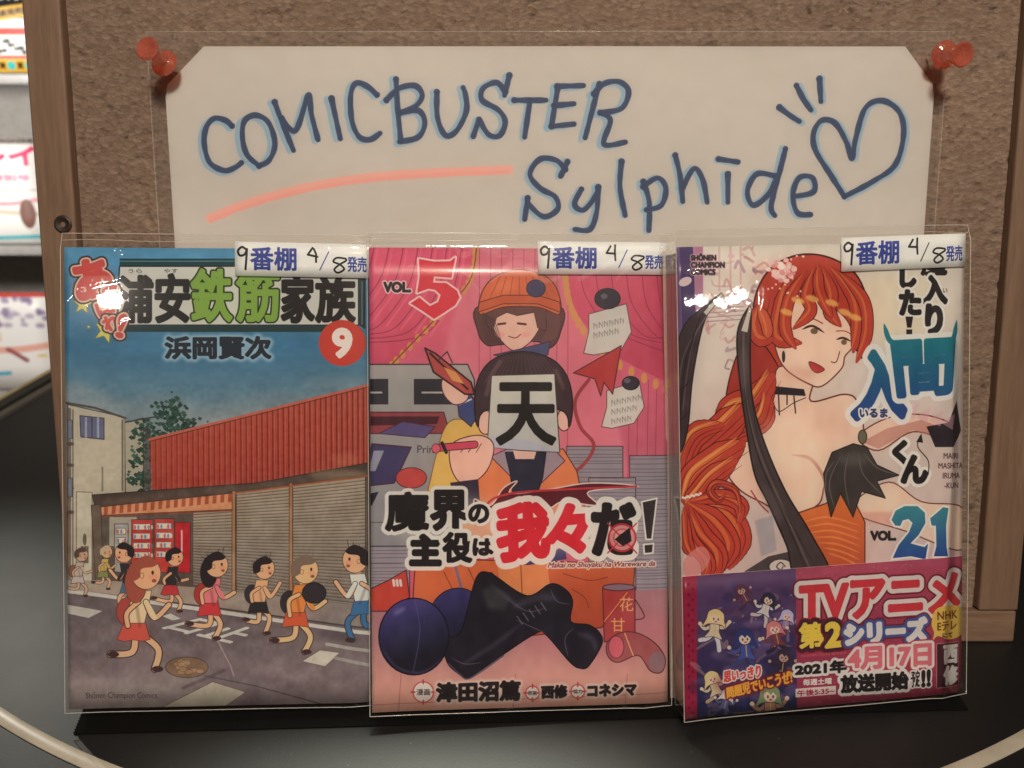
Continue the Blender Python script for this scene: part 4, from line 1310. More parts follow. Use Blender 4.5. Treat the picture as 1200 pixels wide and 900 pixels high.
    for L, o_ in (([(868, 400), (874, 470), (890, 540), (925, 620), (946, 670)], .8), ([(878, 400), (880, 460), (890, 520), (912, 575)], .5), ([(884, 556), (904, 600), (926, 650)], .7), ([(898, 560), (926, 612), (958, 668)], .5)):
        c.line(L, 1.1, (30, 22, 24), o_, sm=True, taper=True)
    c.ell(905, 590, 26, 8, (112, 96, 88), .35, blur=4, rot=1.1); c.ell(872, 430, 5, 26, (120, 100, 92), .35, blur=2)
    for L in ([(820, 372), (802, 430), (796, 510)], [(836, 350), (818, 378), (804, 430)], [(812, 440), (800, 455), (788, 460)], [(808, 480), (798, 492), (788, 494)]):
        c.line(L, 1.1, (24, 18, 22), .8, sm=True, taper=True)
    c.poly([(845, 343), (848, 346), (828, 370), (824, 366)], (190, 176, 156), edge=rib, ew=.8); c.poly([(878, 358), (881, 362), (876, 390), (868, 388)], (190, 176, 156), edge=rib, ew=.8)
    c.poly([(1086, 500), (1112, 495), (1122, 470), (1128, 505), (1118, 524), (1096, 524)], (44, 36, 40))
    for k in range(4):
        c.poly([(1060 + k * 14, 486 + k * 3), (1078 + k * 14, 470 + k * 5), (1072 + k * 15, 492 + k * 4)], (200, 150, 150), .5)
    # lettering
    K = (34, 28, 28)
    for i, s in enumerate(('SHŌNEN', 'CHAMPION', 'COMICS')):
        c.text(s, (810, 299 + i * 8.4 - (1.6 if i == 0 else 0), (839, 849, 838)[i], 305 + i * 8.4), K, .75, [(1.0, (190, 150, 150))])
    W = (212, 200, 182)
    c.text('魔', (1080, 294, 1109, 322), K, 1.6); c.text('入', (1082, 324, 1109, 355), K, 2.2, [(3, W)]); c.text('り', (1086, 358, 1103, 391), K, 2.6, [(3, W)]); c.text('い', (1105, 338, 1110, 343), K, .3)
    c.text('し', (1056, 312, 1072, 336), K, 2.4, [(3, W)]); c.text('た', (1055, 341, 1078, 368), K, 2.2, [(3, W)])
    c.poly([(1061, 371), (1070, 371), (1068, 384), (1063, 384)], K); c.poly([(1062, 386), (1069, 386), (1069, 392), (1062, 392)], K)
    gr = ((30, 104, 110), (40, 62, 112), (1060, 400), (1050, 490))
    c.text('入', [(1006, 414), (1060, 412), (1060, 488), (1000, 490)], gr, 4.2, [(6.5, W)])
    c.text('間', [(1046, 402), (1118, 398), (1114, 460), (1054, 464)], gr, 3.4, [(6.0, W)])
    c.line([(1036, 380), (1042, 398), (1052, 404)], 6, (30, 104, 110), sm=True, taper=True); c.line([(1122, 376), (1118, 396), (1108, 402)], 6, (30, 104, 110), sm=True, taper=True)
    c.text('いるま', (1008, 479, 1040, 489), (50, 48, 84), .8, [(2, W)])
    c.text('く', (1048, 518, 1062, 542), K, 2.6, [(4, W)]); c.text('ん', (1058, 535, 1086, 565), K, 2.6, [(4, W)])
    c.line([(1078, 512), (1076, 524), (1088, 540), (1088, 556)], 1.2, K, sm=True); c.poly([(1074, 518), (1080, 508), (1082, 519)], K)
    for i, s in enumerate(('MAIRI', 'MASHITA', 'IRUMA', '-KUN')):
        x0 = (1106, 1100, 1105, 1107)[i]
        c.text(s, (x0, 531 + i * 11.6, (1124, 1130, 1126, 1124)[i], 537.5 + i * 11.6), (70, 40, 44), .35)
    c.text('VOL.', (1021, 623, 1050, 633), K, 1.2)
    g2 = ((56, 118, 120), (40, 66, 118), (1080, 595), (1080, 655))
    two = [(780 + x * .3, 460 + y * .3) for x, y in [(884, 498), (900, 462), (935, 444), (985, 444), (1014, 470), (1016, 510), (990, 556), (958, 590), (1012, 604), (1026, 590), (1016, 652), (960, 640), (888, 648), (912, 596), (952, 546), (966, 510), (950, 494), (928, 500), (918, 522), (898, 520)]]
    one = [(780 + x * .3, 460 + y * .3) for x, y in [(1034, 492), (1062, 468), (1084, 448), (1106, 452), (1096, 520), (1098, 600), (1104, 640), (1048, 640), (1058, 600), (1056, 520), (1040, 520)]]
    for q in (two, one):
        c.line(q + q[:1], 4.6, W)
    for q in (two, one):
        c.poly(q, g2)
    c.grain(0.03, 40, 4); c.grain(0.03, 6, 5)
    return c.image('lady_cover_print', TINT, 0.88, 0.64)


def art_band():
    z0, z1 = -0.0005, 0.0535
    c = Canvas(book_quad(2, z0, z1), 1300, 640, (156, 62, 80))
    R = np.random.default_rng(9)
    c.poly([(795, 650), (817, 650), (819, 850), (795, 850)], (150, 30, 60))
    for k in range(26):
        c.ell(808 + (k % 2) * 5 - 2, 684 + k * 6, 1.3, 1.8, (104, 20, 44))
    c.poly([(816, 670), (932, 662), (934, 840), (816, 845)], ((92, 62, 96), (34, 36, 70), (870, 685), (870, 830)))
    for k in range(60):
        x, y = R.uniform(818, 930), R.uniform(680, 830)
        c.ell(x, y, R.uniform(3, 16), R.uniform(2, 8), [(150, 116, 150), (60, 60, 110), (120, 90, 120), (36, 34, 60)][k % 4], .35, blur=2)
    def figure(x, y, h, coat, hair, legs, a, dark=False):
        """A small plain figure mid-leap, no one in particular: h is the head radius."""
        sk, ink = ((222, 190, 160) if not dark else (190, 150, 130)), (66, 46, 60)
        ca, sa = cos(a), sin(a)
        T = lambda u, v: (x + h * (u * ca - v * sa), y + h * (u * sa + v * ca))
        for L in ([T(-.2, 2.4), T(-.9, 3.1), T(-1.9, 3.4)], [T(.3, 2.4), T(.8, 3.4), T(1.1, 4.6)]):
            c.line(L, h * .75, ink, sm=True); c.line(L, h * .6, legs, sm=True)
        for L in ([T(-.5, 1.2), T(-1.4, 1.7), T(-2.2, 1.0)], [T(.5, 1.2), T(1.4, 1.2), T(2.1, .3)]):
            c.line(L, h * .6, ink, sm=True); c.line(L, h * .45, coat, sm=True); c.ell(L[-1][0], L[-1][1], h * .28, h * .28, sk)
        c.poly([T(-.6, .8), T(.6, .8), T(.8, 2.0), T(1.3, 3.0), T(0, 2.7), T(-1.3, 2.9), T(-.7, 1.9)], coat, sm=True, edge=ink, ew=.7)
        c.line([T(.1, 1.0), T(.1, 2.4)], h * .16, (212, 170, 90), .8)
        c.poly([T(-1.1, -.9), T(0, -1.4), T(1.1, -.8), T(1.35, .3), T(1.7, 1.5), T(.9, .9), T(-.9, .9), T(-1.8, 1.4), T(-1.35, .2)], hair, sm=True, edge=ink, ew=.7)
        c.ell(*T(.05, .05), h * .78, h * .74, sk)
        c.poly([T(-.8, -.2), T(-.7, -.9), T(.2, -1.1), T(.9, -.6), T(.8, .0), T(.4, -.4), T(.1, -.1), T(-.3, -.5)], hair, sm=True)
        for u in (-.25, .4):
            c.ell(*T(u, .12), h * .11, h * .2, ink)
        c.ell(*T(.1, .5), h * .2, h * .12, (180, 80, 80))
    for k in range(34):
        x, y = R.uniform(820, 930), R.uniform(690, 832)
        c.line([(x, y), (x + R.uniform(-14, 14), y + R.uniform(-10, 10)), (x + R.uniform(-20, 20), y + R.uniform(-14, 14))], R.uniform(2, 7), [(150, 110, 120), (44, 44, 84), (104, 70, 84), (190, 150, 130)][k % 4], .45, sm=True, taper=True)
    figure(868, 692, 5.5, (110, 60, 80), (96, 50, 66), (70, 50, 70), -.5, True)
    figure(900, 703, 6.5, (204, 192, 186), (44, 42, 60), (200, 180, 170), .35)
    figure(838, 724, 8.0, (208, 184, 150), (222, 190, 130), (206, 196, 190), .12)
    figure(922, 722, 6.0, (150, 120, 150), (190, 176, 200), (110, 90, 120), .2)
    figure(907, 737, 7.2, (120, 60, 70), (204, 120, 116), (48, 40, 60), -.25)
    figure(872, 748, 8.6, (70, 82, 140), (48, 56, 104), (60, 66, 110), -.1)
    figure(918, 770, 7.0, (48, 40, 58), (60, 44, 60), (44, 38, 56), .15, True)
    figure(834, 795, 7.0, (196, 176, 140), (214, 190, 130), (180, 150, 120), -.3)
    figure(852, 815, 6.0, (90, 90, 130), (206, 196, 180), (70, 70, 100), .3)
    figure(902, 815, 9.5, (170, 120, 90), (124, 138, 96), (120, 90, 80), 0)
    c.ell(870, 800, 34, 14, (120, 40, 56), .45, blur=4)
    for k in range(14):
        c.ell(R.uniform(818, 930), R.uniform(680, 835), .8, .8, (220, 206, 200), .6)
    W = (214, 202, 186)
    c.text('思いっきり', [(848, 787), (891, 779), (891, 793), (848, 799)], (206, 70, 64), .7, [(1.6, W)])
    c.text('問題児でいこうぜ!', [(851, 806), (927, 785), (928, 800), (852, 818)], (224, 158, 60), .8, [(1.8, (120, 30, 40))])
    # right side
    c.poly([(932, 655), (1140, 640), (1140, 835), (934, 845)], ((164, 66, 84), (140, 48, 66), (1000, 680), (1000, 820)))
    for k in range(220):
        c.ell(R.uniform(932, 1130), R.uniform(655, 690) if k % 2 else R.uniform(690, 830), 1.3, 1.3, (184, 96, 108), .35)
    RD, DK = (196, 54, 60), (110, 28, 40)
    c.text('TVアニメ', [(938, 684), (1124, 672), (1124, 715), (938, 728)], RD, 2.6, [(7.4, DK), (5.4, W)])
    c.text('第', [(937, 731), (965, 729), (965, 757), (937, 759)], (224, 190, 74), 1.6, [(5.5, DK), (3.6, (60, 30, 50))]); c.text('2', [(968, 731), (984, 729), (985, 756), (968, 758)], (224, 190, 74), 2.2, [(5.5, DK), (3.6, (60, 30, 50))])
    c.text('シリーズ', [(990, 731), (1084, 724), (1085, 749), (991, 755)], W, 1.6, [(6, DK), (4.4, (66, 80, 130)), (1.2, W)])
    c.poly(smooth([(1091, 730), (1096, 714), (1112, 709), (1128, 713), (1134, 728), (1128, 744), (1112, 749), (1098, 745), (1091, 753), (1094, 742)], True), (216, 178, 84))
    c.text('NHK', [(1098, 717), (1122, 715), (1122, 724), (1098, 726)], (116, 64, 30), .5); c.text('Eテレ', [(1098, 729), (1121, 727), (1121, 737), (1098, 739)], (116, 64, 30), .5); c.text('にて', [(1104, 742), (1116, 741), (1116, 746), (1104, 747)], (50, 34, 24), .4)
    c.text('ANIMATION SERIES', [(938, 767), (991, 763), (991, 766), (938, 770)], (200, 90, 96), .2)
    c.text('2021年', [(932, 779), (991, 773), (991, 787), (932, 791)], (30, 24, 26), 1.2, [(3.2, W)])
    c.text('4月17日', [(994, 760), (1090, 754), (1090, 779), (994, 784)], (204, 104, 108), 1.6, [(5.0, (170, 50, 60)), (3.4, W)])
    c.text('毎週土曜', [(941, 796), (974, 794), (974, 801), (941, 803)], W, .5)
    c.poly([(932, 807), (979, 803), (979, 813), (932, 817)], W, .9); c.text('午後5:35~', [(934, 809), (977, 805), (977, 812), (934, 816)], (150, 40, 54), .4)
    c.text('放送開始', [(985, 792), (1063, 787), (1063, 806), (986, 811)], (30, 24, 26), 1.5, [(3.8, W)])
    c.text('予定', [(1067, 786), (1077, 785), (1077, 804), (1067, 805)], (40, 26, 30), .6, [(2, W)]); c.text('!!', [(1080, 786), (1089, 785), (1089, 803), (1080, 804)], (40, 26, 30), 1.4, [(2, W)])
    c.poly([(1097, 754), (1124, 752), (1124, 803), (1097, 806)], (64, 30, 38), edge=(190, 120, 120), ew=.8)
    c.text('西', [(1106, 757), (1122, 756), (1122, 776), (1106, 777)], W, 1.6); c.text('修', [(1106, 781), (1123, 780), (1122, 801), (1106, 802)], W, 1.4)
    c.grain(0.03, 30, 4)
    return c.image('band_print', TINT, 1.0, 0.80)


# ------------------------------------------------------------------ the room far behind (dark floor and wall)
M_floor = mat_plain('dark_floor', (0.03, 0.026, 0.024), 0.6)
o = link('floor', mesh('floor', [(-3, -3, -0.75), (3, -3, -0.75), (3, 3, -0.75), (-3, 3, -0.75)], [(0, 1, 2, 3)]), None, M_floor); tag(o, kind='structure')
o = box('wall', (-3, 2.2, -0.75), (3, 2.3, 1.9), mat_plain('dim_wall', (0.10, 0.085, 0.07), 0.8)); tag(o, kind='structure')

# ------------------------------------------------------------------ round black table with its pale ring
CX, CY = 0.007, 0.5915
M_table = mat_table()
CUT_A, CUT_D = Vector((-0.349, 0.499)), Vector((0.008, 0.052)).normalized()     # the straight left side


def clip_x(x, y, inset=0.0):
    return max(x, CUT_A.x + (y - CUT_A.y) * CUT_D.x / CUT_D.y + inset)


V, F, n = [], [], 240
rings = [(0.4600, -0.030, 0.004), (0.4668, -0.026, 0.0005), (0.4675, -0.018, 0.0), (0.4675, -0.004, 0.0), (0.4660, -0.0012, 0.0010), (0.4640, 0.0, 0.0025)]
for (rr, z, ins) in rings:
    for k in range(n):
        x, y = CX + rr * cos(2 * pi * k / n), CY + rr * sin(2 * pi * k / n)
        V.append((clip_x(x, y, ins), y, z))
for i in range(len(rings) - 1):
    for k in range(n):
        F.append((i * n + k, i * n + (k + 1) % n, (i + 1) * n + (k + 1) % n, (i + 1) * n + k))
F.append(tuple(reversed(range(n)))); F.append(tuple(range((len(rings) - 1) * n, len(rings) * n)))
table = link('display_table', mesh('display_table', V, F), None, M_table)
tag(table, 'black table top with a pale ring and straight left side, under the books', 'table')
ring_prof = [(0.4072, 0.0000), (0.4072, 0.00035), (0.4075, 0.0005), (0.4123, 0.0005), (0.4126, 0.00035), (0.4126, 0.0)]
V, F = [], []
ang = [a for a in np.linspace(-2.75, -0.05, 220)]
n = len(ang)
for (r, z) in ring_prof:
    for a in ang:
        V.append((CX + r * cos(a), CY + r * sin(a), z + 0.0001))
V = [v for v in V]
for i in range(len(ring_prof) - 1):
    for k in range(n - 1):
        if min(V[i * n + k][0], V[i * n + k + 1][0]) > clip_x(-9, V[i * n + k][1]) + 0.012:
            F.append((i * n + k, i * n + k + 1, (i + 1) * n + k + 1, (i + 1) * n + k))
link('inlaid_ring', mesh('inlaid_ring', V, F, True), table, mat_plain('ring_cream', (0.52, 0.48, 0.39), 0.32, spec=0.6))
lathe('pedestal', [(0.16, -0.75), (0.16, -0.735), (0.035, -0.72), (0.03, -0.10), (0.06, -0.031)], M_table, table, 40).location = (CX, CY, 0)
def at_side(y, off): return (CUT_A.x + (y - CUT_A.y) * CUT_D.x / CUT_D.y - off, y)
for nm, o0, o1, z0, z1, mt in (('edge_trim', 0.0003, 0.0065, -0.028, 0.0008, mat_plain('steel_trim', (0.20, 0.19, 0.17), 0.4)), ('price_rail', 0.0068, 0.0150, -0.026, 0.0035, mat_plain('rail_grey', (0.05, 0.048, 0.044), 0.5)), ('price_strip', 0.0153, 0.0185, -0.020, 0.0045, mat_plain('cream_strip', (0.70, 0.62, 0.36), 0.4))):
    f = [at_side(0.36, o1), at_side(0.36, o0), at_side(0.86, o0), at_side(0.86, o1)]
    link(nm, mesh(nm, [(x, y, z0) for x, y in f] + [(x, y, z1) for x, y in f], [(3, 2, 1, 0), (4, 5, 6, 7), (0, 1, 5, 4), (1, 2, 6, 5), (2, 3, 7, 6), (3, 0, 4, 7)]), table, mt)

# black cloth tape with toothed left end, carried on over the books' band of shade
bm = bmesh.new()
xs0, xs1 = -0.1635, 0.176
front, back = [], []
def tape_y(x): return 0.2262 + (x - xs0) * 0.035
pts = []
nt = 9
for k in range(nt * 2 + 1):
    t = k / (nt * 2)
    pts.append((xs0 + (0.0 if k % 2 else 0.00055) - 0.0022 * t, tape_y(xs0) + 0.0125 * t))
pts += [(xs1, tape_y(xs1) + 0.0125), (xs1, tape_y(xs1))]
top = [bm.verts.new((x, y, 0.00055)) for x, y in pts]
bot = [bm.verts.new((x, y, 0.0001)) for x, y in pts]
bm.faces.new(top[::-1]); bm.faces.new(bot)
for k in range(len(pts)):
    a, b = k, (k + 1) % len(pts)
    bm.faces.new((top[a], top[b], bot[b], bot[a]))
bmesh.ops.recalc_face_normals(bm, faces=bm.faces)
me = bpy.data.meshes.new('tape_shade_strip'); bm.to_mesh(me); bm.free()
tape = link('tape_shade_strip', me, None, mat_plain('black_cloth_tape', (0.006, 0.006, 0.006), 0.85, spec=0.1))
tag(tape, 'flat black tape strip with toothed end, carried on over the shade below the books', 'tape')

# ------------------------------------------------------------------ framed cork board
board = empty('cork_board', (0, BOARD_Y, 0), (-BOARD_LEAN, 0, 0))
tag(board, 'wood framed brown cork board leaning back behind the sign and books', 'board')
# local: x across, y into the board, z up along it
XL0, XL1, XR0, XR1, ST, SB = -0.1889, -0.1742, 0.1988, 0.2155, 0.372, 0.0145
WZ, WX = mat_wood('frame_wood_upright', 2), mat_wood('frame_wood_rail', 0)
box('frame_upright', (XL0, 0, 0.0005), (XL1, 0.016, ST), WZ, board, 0.0011, 3)
box('frame_upright', (XR0, 0, SB + 0.0003), (XR1, 0.016, ST), WZ, board, 0.0011, 3)
box('frame_rail', (XL1 + 0.0002, 0.0004, 0.0005), (XR1 - 0.0003, 0.0158, SB), WX, board, 0.0011, 3)
box('frame_rail', (XL1 + 0.0002, 0.0004, ST - 0.0145), (XR0 - 0.0002, 0.0158, ST), WX, board, 0.0011, 3)


def cork_fn(u, v):
    x, z = XL1 + 0.0001 + (XR0 - XL1 - 0.0002) * u, SB + (ST - 0.0145 - SB) * v
    p = Vector((x, 0, z))
    d = noise.noise(p * 420) * 0.00030 + noise.noise(p * 110) * 0.00025 + abs(noise.noise(p * 800)) * 0.00035
    d += 0.0009 * max(0, noise.noise(p * 200 + Vector((9, 3, 1))) - 0.38) * 4
    d += 0.00035 * max(0, 1 - abs(z - 0.2035 - 0.0004 * noise.noise(p * 60)) / 0.0005) * (x < -0.142)
    return (x, 0.0046 + d, z)


sheet('cork_panel', cork_fn, 440, 400, 0.0, mat_cork(), board, uv=False)
box('backing', (XL1, 0.0082, SB), (XR0, 0.012, ST - 0.0145), M_floor, board)
kn = lathe('knot', [(0.0005, -0.0002), (0.0008, 0.0), (0.0019, 0.00035), (0.0023, 0.00015), (0.0026, -0.0004)][::-1], mat_plain('dark_knot', (0.035, 0.022, 0.016), 0.5), board, 24)
kn.scale = (1.5, 1.5, 1.0); kn.rotation_euler = (pi / 2, 0, 0); kn.location = (-0.1791, -0.0001, 0.1765)

# ------------------------------------------------------------------ hand lettered sign in its clear pouch
sign = empty('paper_sign', (0, BOARD_Y, 0), (-BOARD_LEAN, 0, 0))
tag(sign, 'cream paper sign hand lettered in blue marker with heart and pink line', 'sign')
x0, s0, x1, s1 = PAPER
c0, c1 = 0.0152, 0.0160


def paper_y(x, z):
    return 0.0022 - 0.0009 * noise.noise(Vector((x * 9, 0.3, z * 11))) - 0.0010 * max(0, (z - 0.15) / 0.1) ** 2 - 0.0006


V, F, nx, nz = [], [], 60, 44
for j in range(nz + 1):
    z = s0 + (s1 - s0) * j / nz
    cut = max(0.0, (z - (s1 - c0)) / c0)
    a, b = x0 + cut * c1, x1 - cut * (c1 - 0.0035)
    for i in range(nx + 1):
        x = a + (b - a) * i / nx
        V.append((x, paper_y(x, z), z))
n = len(V)
for j in range(nz):
    for i in range(nx):
        k = j * (nx + 1) + i
        F.append((k, k + 1, k + nx + 2, k + nx + 1))
nf = len(F)
V += [(a, b + 0.00025, c) for a, b, c in V]
F += [tuple(n + k for k in reversed(f)) for f in F[:nf]]
me = mesh('sheet_of_paper', V, F, True)
l = me.uv_layers.new(name='UVMap')
for p in me.polygons:
    for li in p.loop_indices:
        v = me.vertices[me.loops[li].vertex_index].co
        l.data[li].uv = ((v.x - x0) / (x1 - x0), (v.z - s0) / (s1 - s0))
link('sheet_of_paper', me, sign, mat_print('sign_paper', art_sign(), 0.6, bump=0.15))
PX0, PX1, PS0, PS1 = -0.1415, 0.1690, 0.030, 0.2498
FILM = mat_film('clear_film', 1.05, 0.03, 0.17, 0.006)
FILM2 = mat_film('pouch_film', 1.0, 0.05, 0.18, 0.04)
SIDE_FILM = mat_film('side_film', 0.25, 0.08, 0.2, 0.03)
SEAM = mat_seam()
SOFT_SEAM = mat_seam(0.16)


def pouch_fn(u, v):
    x, z = PX0 + (PX1 - PX0) * u, PS0 + (PS1 - PS0) * v
    w = 0.00012 * noise.noise(Vector((x * 40, 0, z * 50)))
    return (x, paper_y(x, z) - 0.0006 + w, z)


sheet('clear_pouch', pouch_fn, 90, 70, 0.0, FILM2, sign, uv=False)
tube('pouch_edge', [pouch_fn(0, v / 20) for v in range(21)] + [pouch_fn(u / 30, 1) for u in range(1, 31)] + [pouch_fn(1, 1 - v / 20) for v in range(1, 21)], 0.0002, SOFT_SEAM, sign, 5)

# ------------------------------------------------------------------ push pins
t = NT('pin_plastic').p(base=(0.95, 0.33, 0.24), rough=0.04, trans=0.66, coat=0.6, coatr=0.03, ior=1.49, spec=0.5)
tl_ = t.n('ShaderNodeBsdfTranslucent')
tl_.inputs['Color'].default_value = (1.0, 0.34, 0.24, 1)
mx_ = t.n('ShaderNodeMixShader')
mx_.inputs[0].default_value = 0.12
t.l(t.b.outputs[0], mx_.inputs[1])
t.l(tl_.outputs[0], mx_.inputs[2])
t.l(mx_.outputs[0], t.out.inputs['Surface'])
ts_ = t.n('ShaderNodeBsdfTransparent')
ts_.inputs[0].default_value = (1.0, 0.55, 0.42, 1)
m4_ = t.n('ShaderNodeMixShader')
m4_.inputs[0].default_value = 0.30
t.l(mx_.outputs[0], m4_.inputs[1])
t.l(ts_.outputs[0], m4_.inputs[2])
t.l(m4_.outputs[0], t.out.inputs['Surface'])
M_pin = t.m
M_steel = mat_plain('pin_steel', (0.6, 0.58, 0.55), 0.25, metal=1.0)
for tip, axis, lab in (((-0.1306, 0.2340), (-0.20, 0.27), 'clear red push pin at the upper left corner of the sign'),
                       ((0.1629, 0.2419), (0.16, -0.24), 'clear red push pin at the upper right corner of the sign')):
    base = board_pt(tip[0], tip[1], -0.0035)
    nrm = Vector((0, -cos(BOARD_LEAN), sin(BOARD_LEAN)))
    ax = (nrm + Vector((axis[0], 0, 0)) + axis[1] * Vector((0, sin(BOARD_LEAN), cos(BOARD_LEAN)))).normalized()
    pin = empty('push_pin', base)
    pin.rotation_euler = ax.to_track_quat('Z', 'Y').to_euler()
    tag(pin, lab, 'push pin', 'red push pins holding the sign')
    lathe('pin_handle', [(0.0006, 0.0092), (0.0040, 0.0092), (0.0049, 0.0099), (0.0050, 0.0107), (0.0042, 0.0114), (0.0029, 0.0122), (0.0024, 0.0140), (0.0023, 0.0165), (0.0026, 0.0185),
                         (0.0034, 0.0196), (0.0041, 0.0201), (0.0043, 0.0209), (0.0038, 0.0215), (0.0030, 0.0213), (0.0018, 0.0206), (0.0004, 0.0203)], M_pin, pin, 48).scale = (1.04, 1.04, 1.0)
    lathe('pin_needle', [(0.00005, 0), (0.0004, 0.0012), (0.00042, 0.0100), (0.0003, 0.0102)], M_steel, pin, 12)

# ------------------------------------------------------------------ the three books
M_pages = mat_pages()
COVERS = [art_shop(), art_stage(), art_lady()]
SPINES = [(0.20, 0.32, 0.36), (0.55, 0.16, 0.22), (0.62, 0.52, 0.44)]
LABELS = ['paperback comic with blue sky and red shop cover, leftmost, in clear sleeve',
          'paperback comic with pink curtain cover, standing between the other two, in clear sleeve',
          'paperback comic with red haired woman cover and dark pink paper band, in clear sleeve']
SLIPS = [  # x0, z0, x1, z1 in the book's own plane, tilt
    (0.0066, 0.1632, 0.0572, 0.1760, -0.004), (0.0065, 0.1637, 0.0557, 0.1760, 0.0), (0.0060, 0.1632, 0.0560, 0.1755, 0.006)]


def fold(x, t, zz, k):
    """Front of a soft cover: nearly flat, falling back towards the spine, a little lift at the fore edge."""
    y = -t
    e = (x - (BOOK_W / 2 - 0.0095)) / 0.0095
    if e > 0:
        y += 0.0011 * e ** 2.2
    e = (-(x) - (BOOK_W / 2 - 0.020)) / 0.020
    if e > 0:
        y -= 0.0007 * e * e * (1 - zz)
    y -= 0.0004 * noise.noise(Vector((x * 20 + k * 7, 2, zz * 2.2)))
    return y


for k, (bx, by, yaw, lean, roll, th) in enumerate(BOOKS):
    b = empty('comic_book', (bx, by, 0))
    b.rotation_euler = rot_book(yaw, lean, roll).to_euler()
    tag(b, LABELS[k], 'book', 'comic books standing in a row')
    W2 = BOOK_W / 2
    box('page_block', (-W2 + 0.0012, -th + 0.0011, 0.0015), (W2 - 0.0018, -0.0009, BOOK_H - 0.0018), M_pages, b)
    side = mat_plain('cover_card', (0.75, 0.71, 0.64), 0.6)
    sheet('front_cover', lambda u, v: (-W2 + BOOK_W * u, fold(-W2 + BOOK_W * u, th, v, k), BOOK_H * v), 60, 16, 0.0005,
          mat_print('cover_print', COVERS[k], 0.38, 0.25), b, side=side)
    sp = mat_plain('spine_card', SPINES[k], 0.4)
    ys = -th + 0.0030
    V = []
    N = 8
    for z in (0, BOOK_H):
        for i in range(N + 1):
            a = i / N
            V.append((W2 + 0.0004 * sin(pi * a), ys + (-ys) * a, z))
        for i in range(N, -1, -1):
            a = i / N
            V.append((W2 - 0.0005 + 0.0004 * sin(pi * a), ys + (-ys - 0.0005) * a, z))
    m = 2 * (N + 1)
    F = [tuple(range(m))[::-1], tuple(range(m, 2 * m))] + [(i, (i + 1) % m, m + (i + 1) % m, m + i) for i in range(m)]
    link('spine', mesh('spine', V, F), b, sp)
    box('back_cover', (-W2, -0.0005, 0), (W2 - 0.0006, 0, BOOK_H), sp, b)
    if k == 2:
        def band_fn(u, v):
            x = -W2 + BOOK_W * u
            zz = -0.0005 + 0.054 * v
            return (x, fold(x, th, zz / BOOK_H, k) - 0.00035, zz)
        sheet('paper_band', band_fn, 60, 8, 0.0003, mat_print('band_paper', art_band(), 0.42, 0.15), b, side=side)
    # slip with shelf number and date
    a0, z0, a1, z1, tl = SLIPS[k]
    sheet('shelf_slip', lambda u, v: (a0 + (a1 - a0) * u, fold(min(a0 + (a1 - a0) * u, W2), th, 1, k) - 0.0009, z0 + (z1 - z0) * v + tl * (a0 + (a1 - a0) * u) * 3), 14, 3, 0.00018,
          mat_print('slip_paper', art_slip(k), 0.5, 0.1), b)
    # clear sleeve: front, back, left side, pinched flap above the book
    SX0, SX1, SZ1 = -W2 - 0.0006, W2 + 0.0012, BOOK_H + (0.0052, 0.0055, 0.0062)[k]

    def film_fn(u, v):
        x, z = SX0 + (SX1 - SX0) * u, -0.0008 + (SZ1 + 0.0008) * v
        xx = min(max(x, -W2), W2)
        y = fold(xx, th, min(1, z / BOOK_H), k) - 0.0016 - (0.0002 if k == 2 else 0)
        over = max(0, z - BOOK_H - 0.0005) / 0.005
        y += over * 0.0016
        w = noise.noise(Vector((x * 30 + 11 * k, 0.5, z * 14))) * 0.00020 + noise.noise(Vector((x * 110, 4 + k, z * 22))) * 0.00003
        e = min(1, (SX1 - x) / 0.004, (x - SX0) / 0.004)
        bow = 0.0007 * math.exp(-((x - (W2 - 0.0085 - 0.002 * sin(z * 25 + k))) / 0.0032) ** 2) * (0.4, 1.0, 1.3)[k]
        bow *= min(1, max(0, (0.158 - z) / 0.02))
        # sharp little creases, thickest near the corners and the top
        c = 1 - min(1, abs(noise.noise(Vector((x * 55 + z * 40, k * 3.7, z * 48 - x * 30)))) * 9)
        near = min(1, max(0, (z - 0.13) / 0.04)) * 0.7 + min(1, max(0, (0.03 - z) / 0.03)) * 0.5 + 0.12
        return (x, y + (w - 0.00016 * c * c * near) * e - bow, z)
    sleeve = sheet('clear_sleeve', film_fn, 170, 240, 0.0, FILM, b, uv=False)
    seam_pts = [film_fn(0, v / 30) for v in range(31)] + [film_fn(u / 30, 1) for u in range(1, 31)] + [film_fn(1, 1 - v / 30) for v in range(1, 31)] + [film_fn(1 - u / 30, 0) for u in range(1, 31)]
    tube('sleeve_edge', seam_pts, 0.00017, SEAM, sleeve, 5)
    tube('sleeve_fold', [(SX0 + (SX1 - SX0) * u / 30, film_fn(u / 30, 0.985)[1] + 0.0008, SZ1 - 0.0026 + 0.0003 * sin(u * .5 + k)) for u in range(31)], 0.00012, SEAM, sleeve, 5)
    V = []
    for z in np.linspace(0, SZ1, 12):
        V += [(SX0, film_fn(0, min(1, z / SZ1))[1], z), (SX0 - 0.0004, -th * 0.5, z), (SX0, 0.0008, z)]
    F = []
    for i in range(11):
        for q in range(2):
            a = i * 3 + q
            F.append((a, a + 1, a + 4, a + 3))
    link('sleeve_side', mesh('sleeve_side', V, F, True), sleeve, SIDE_FILM)
    V = []
    for z in np.linspace(0, SZ1 - 0.0012, 12):
        V += [(SX0, 0.0008, z), (SX1, 0.0008, z)]
    link('sleeve_back', mesh('sleeve_back', V, [(i * 2, i * 2 + 1, i * 2 + 3, i * 2 + 2) for i in range(11)], True), sleeve, FILM)

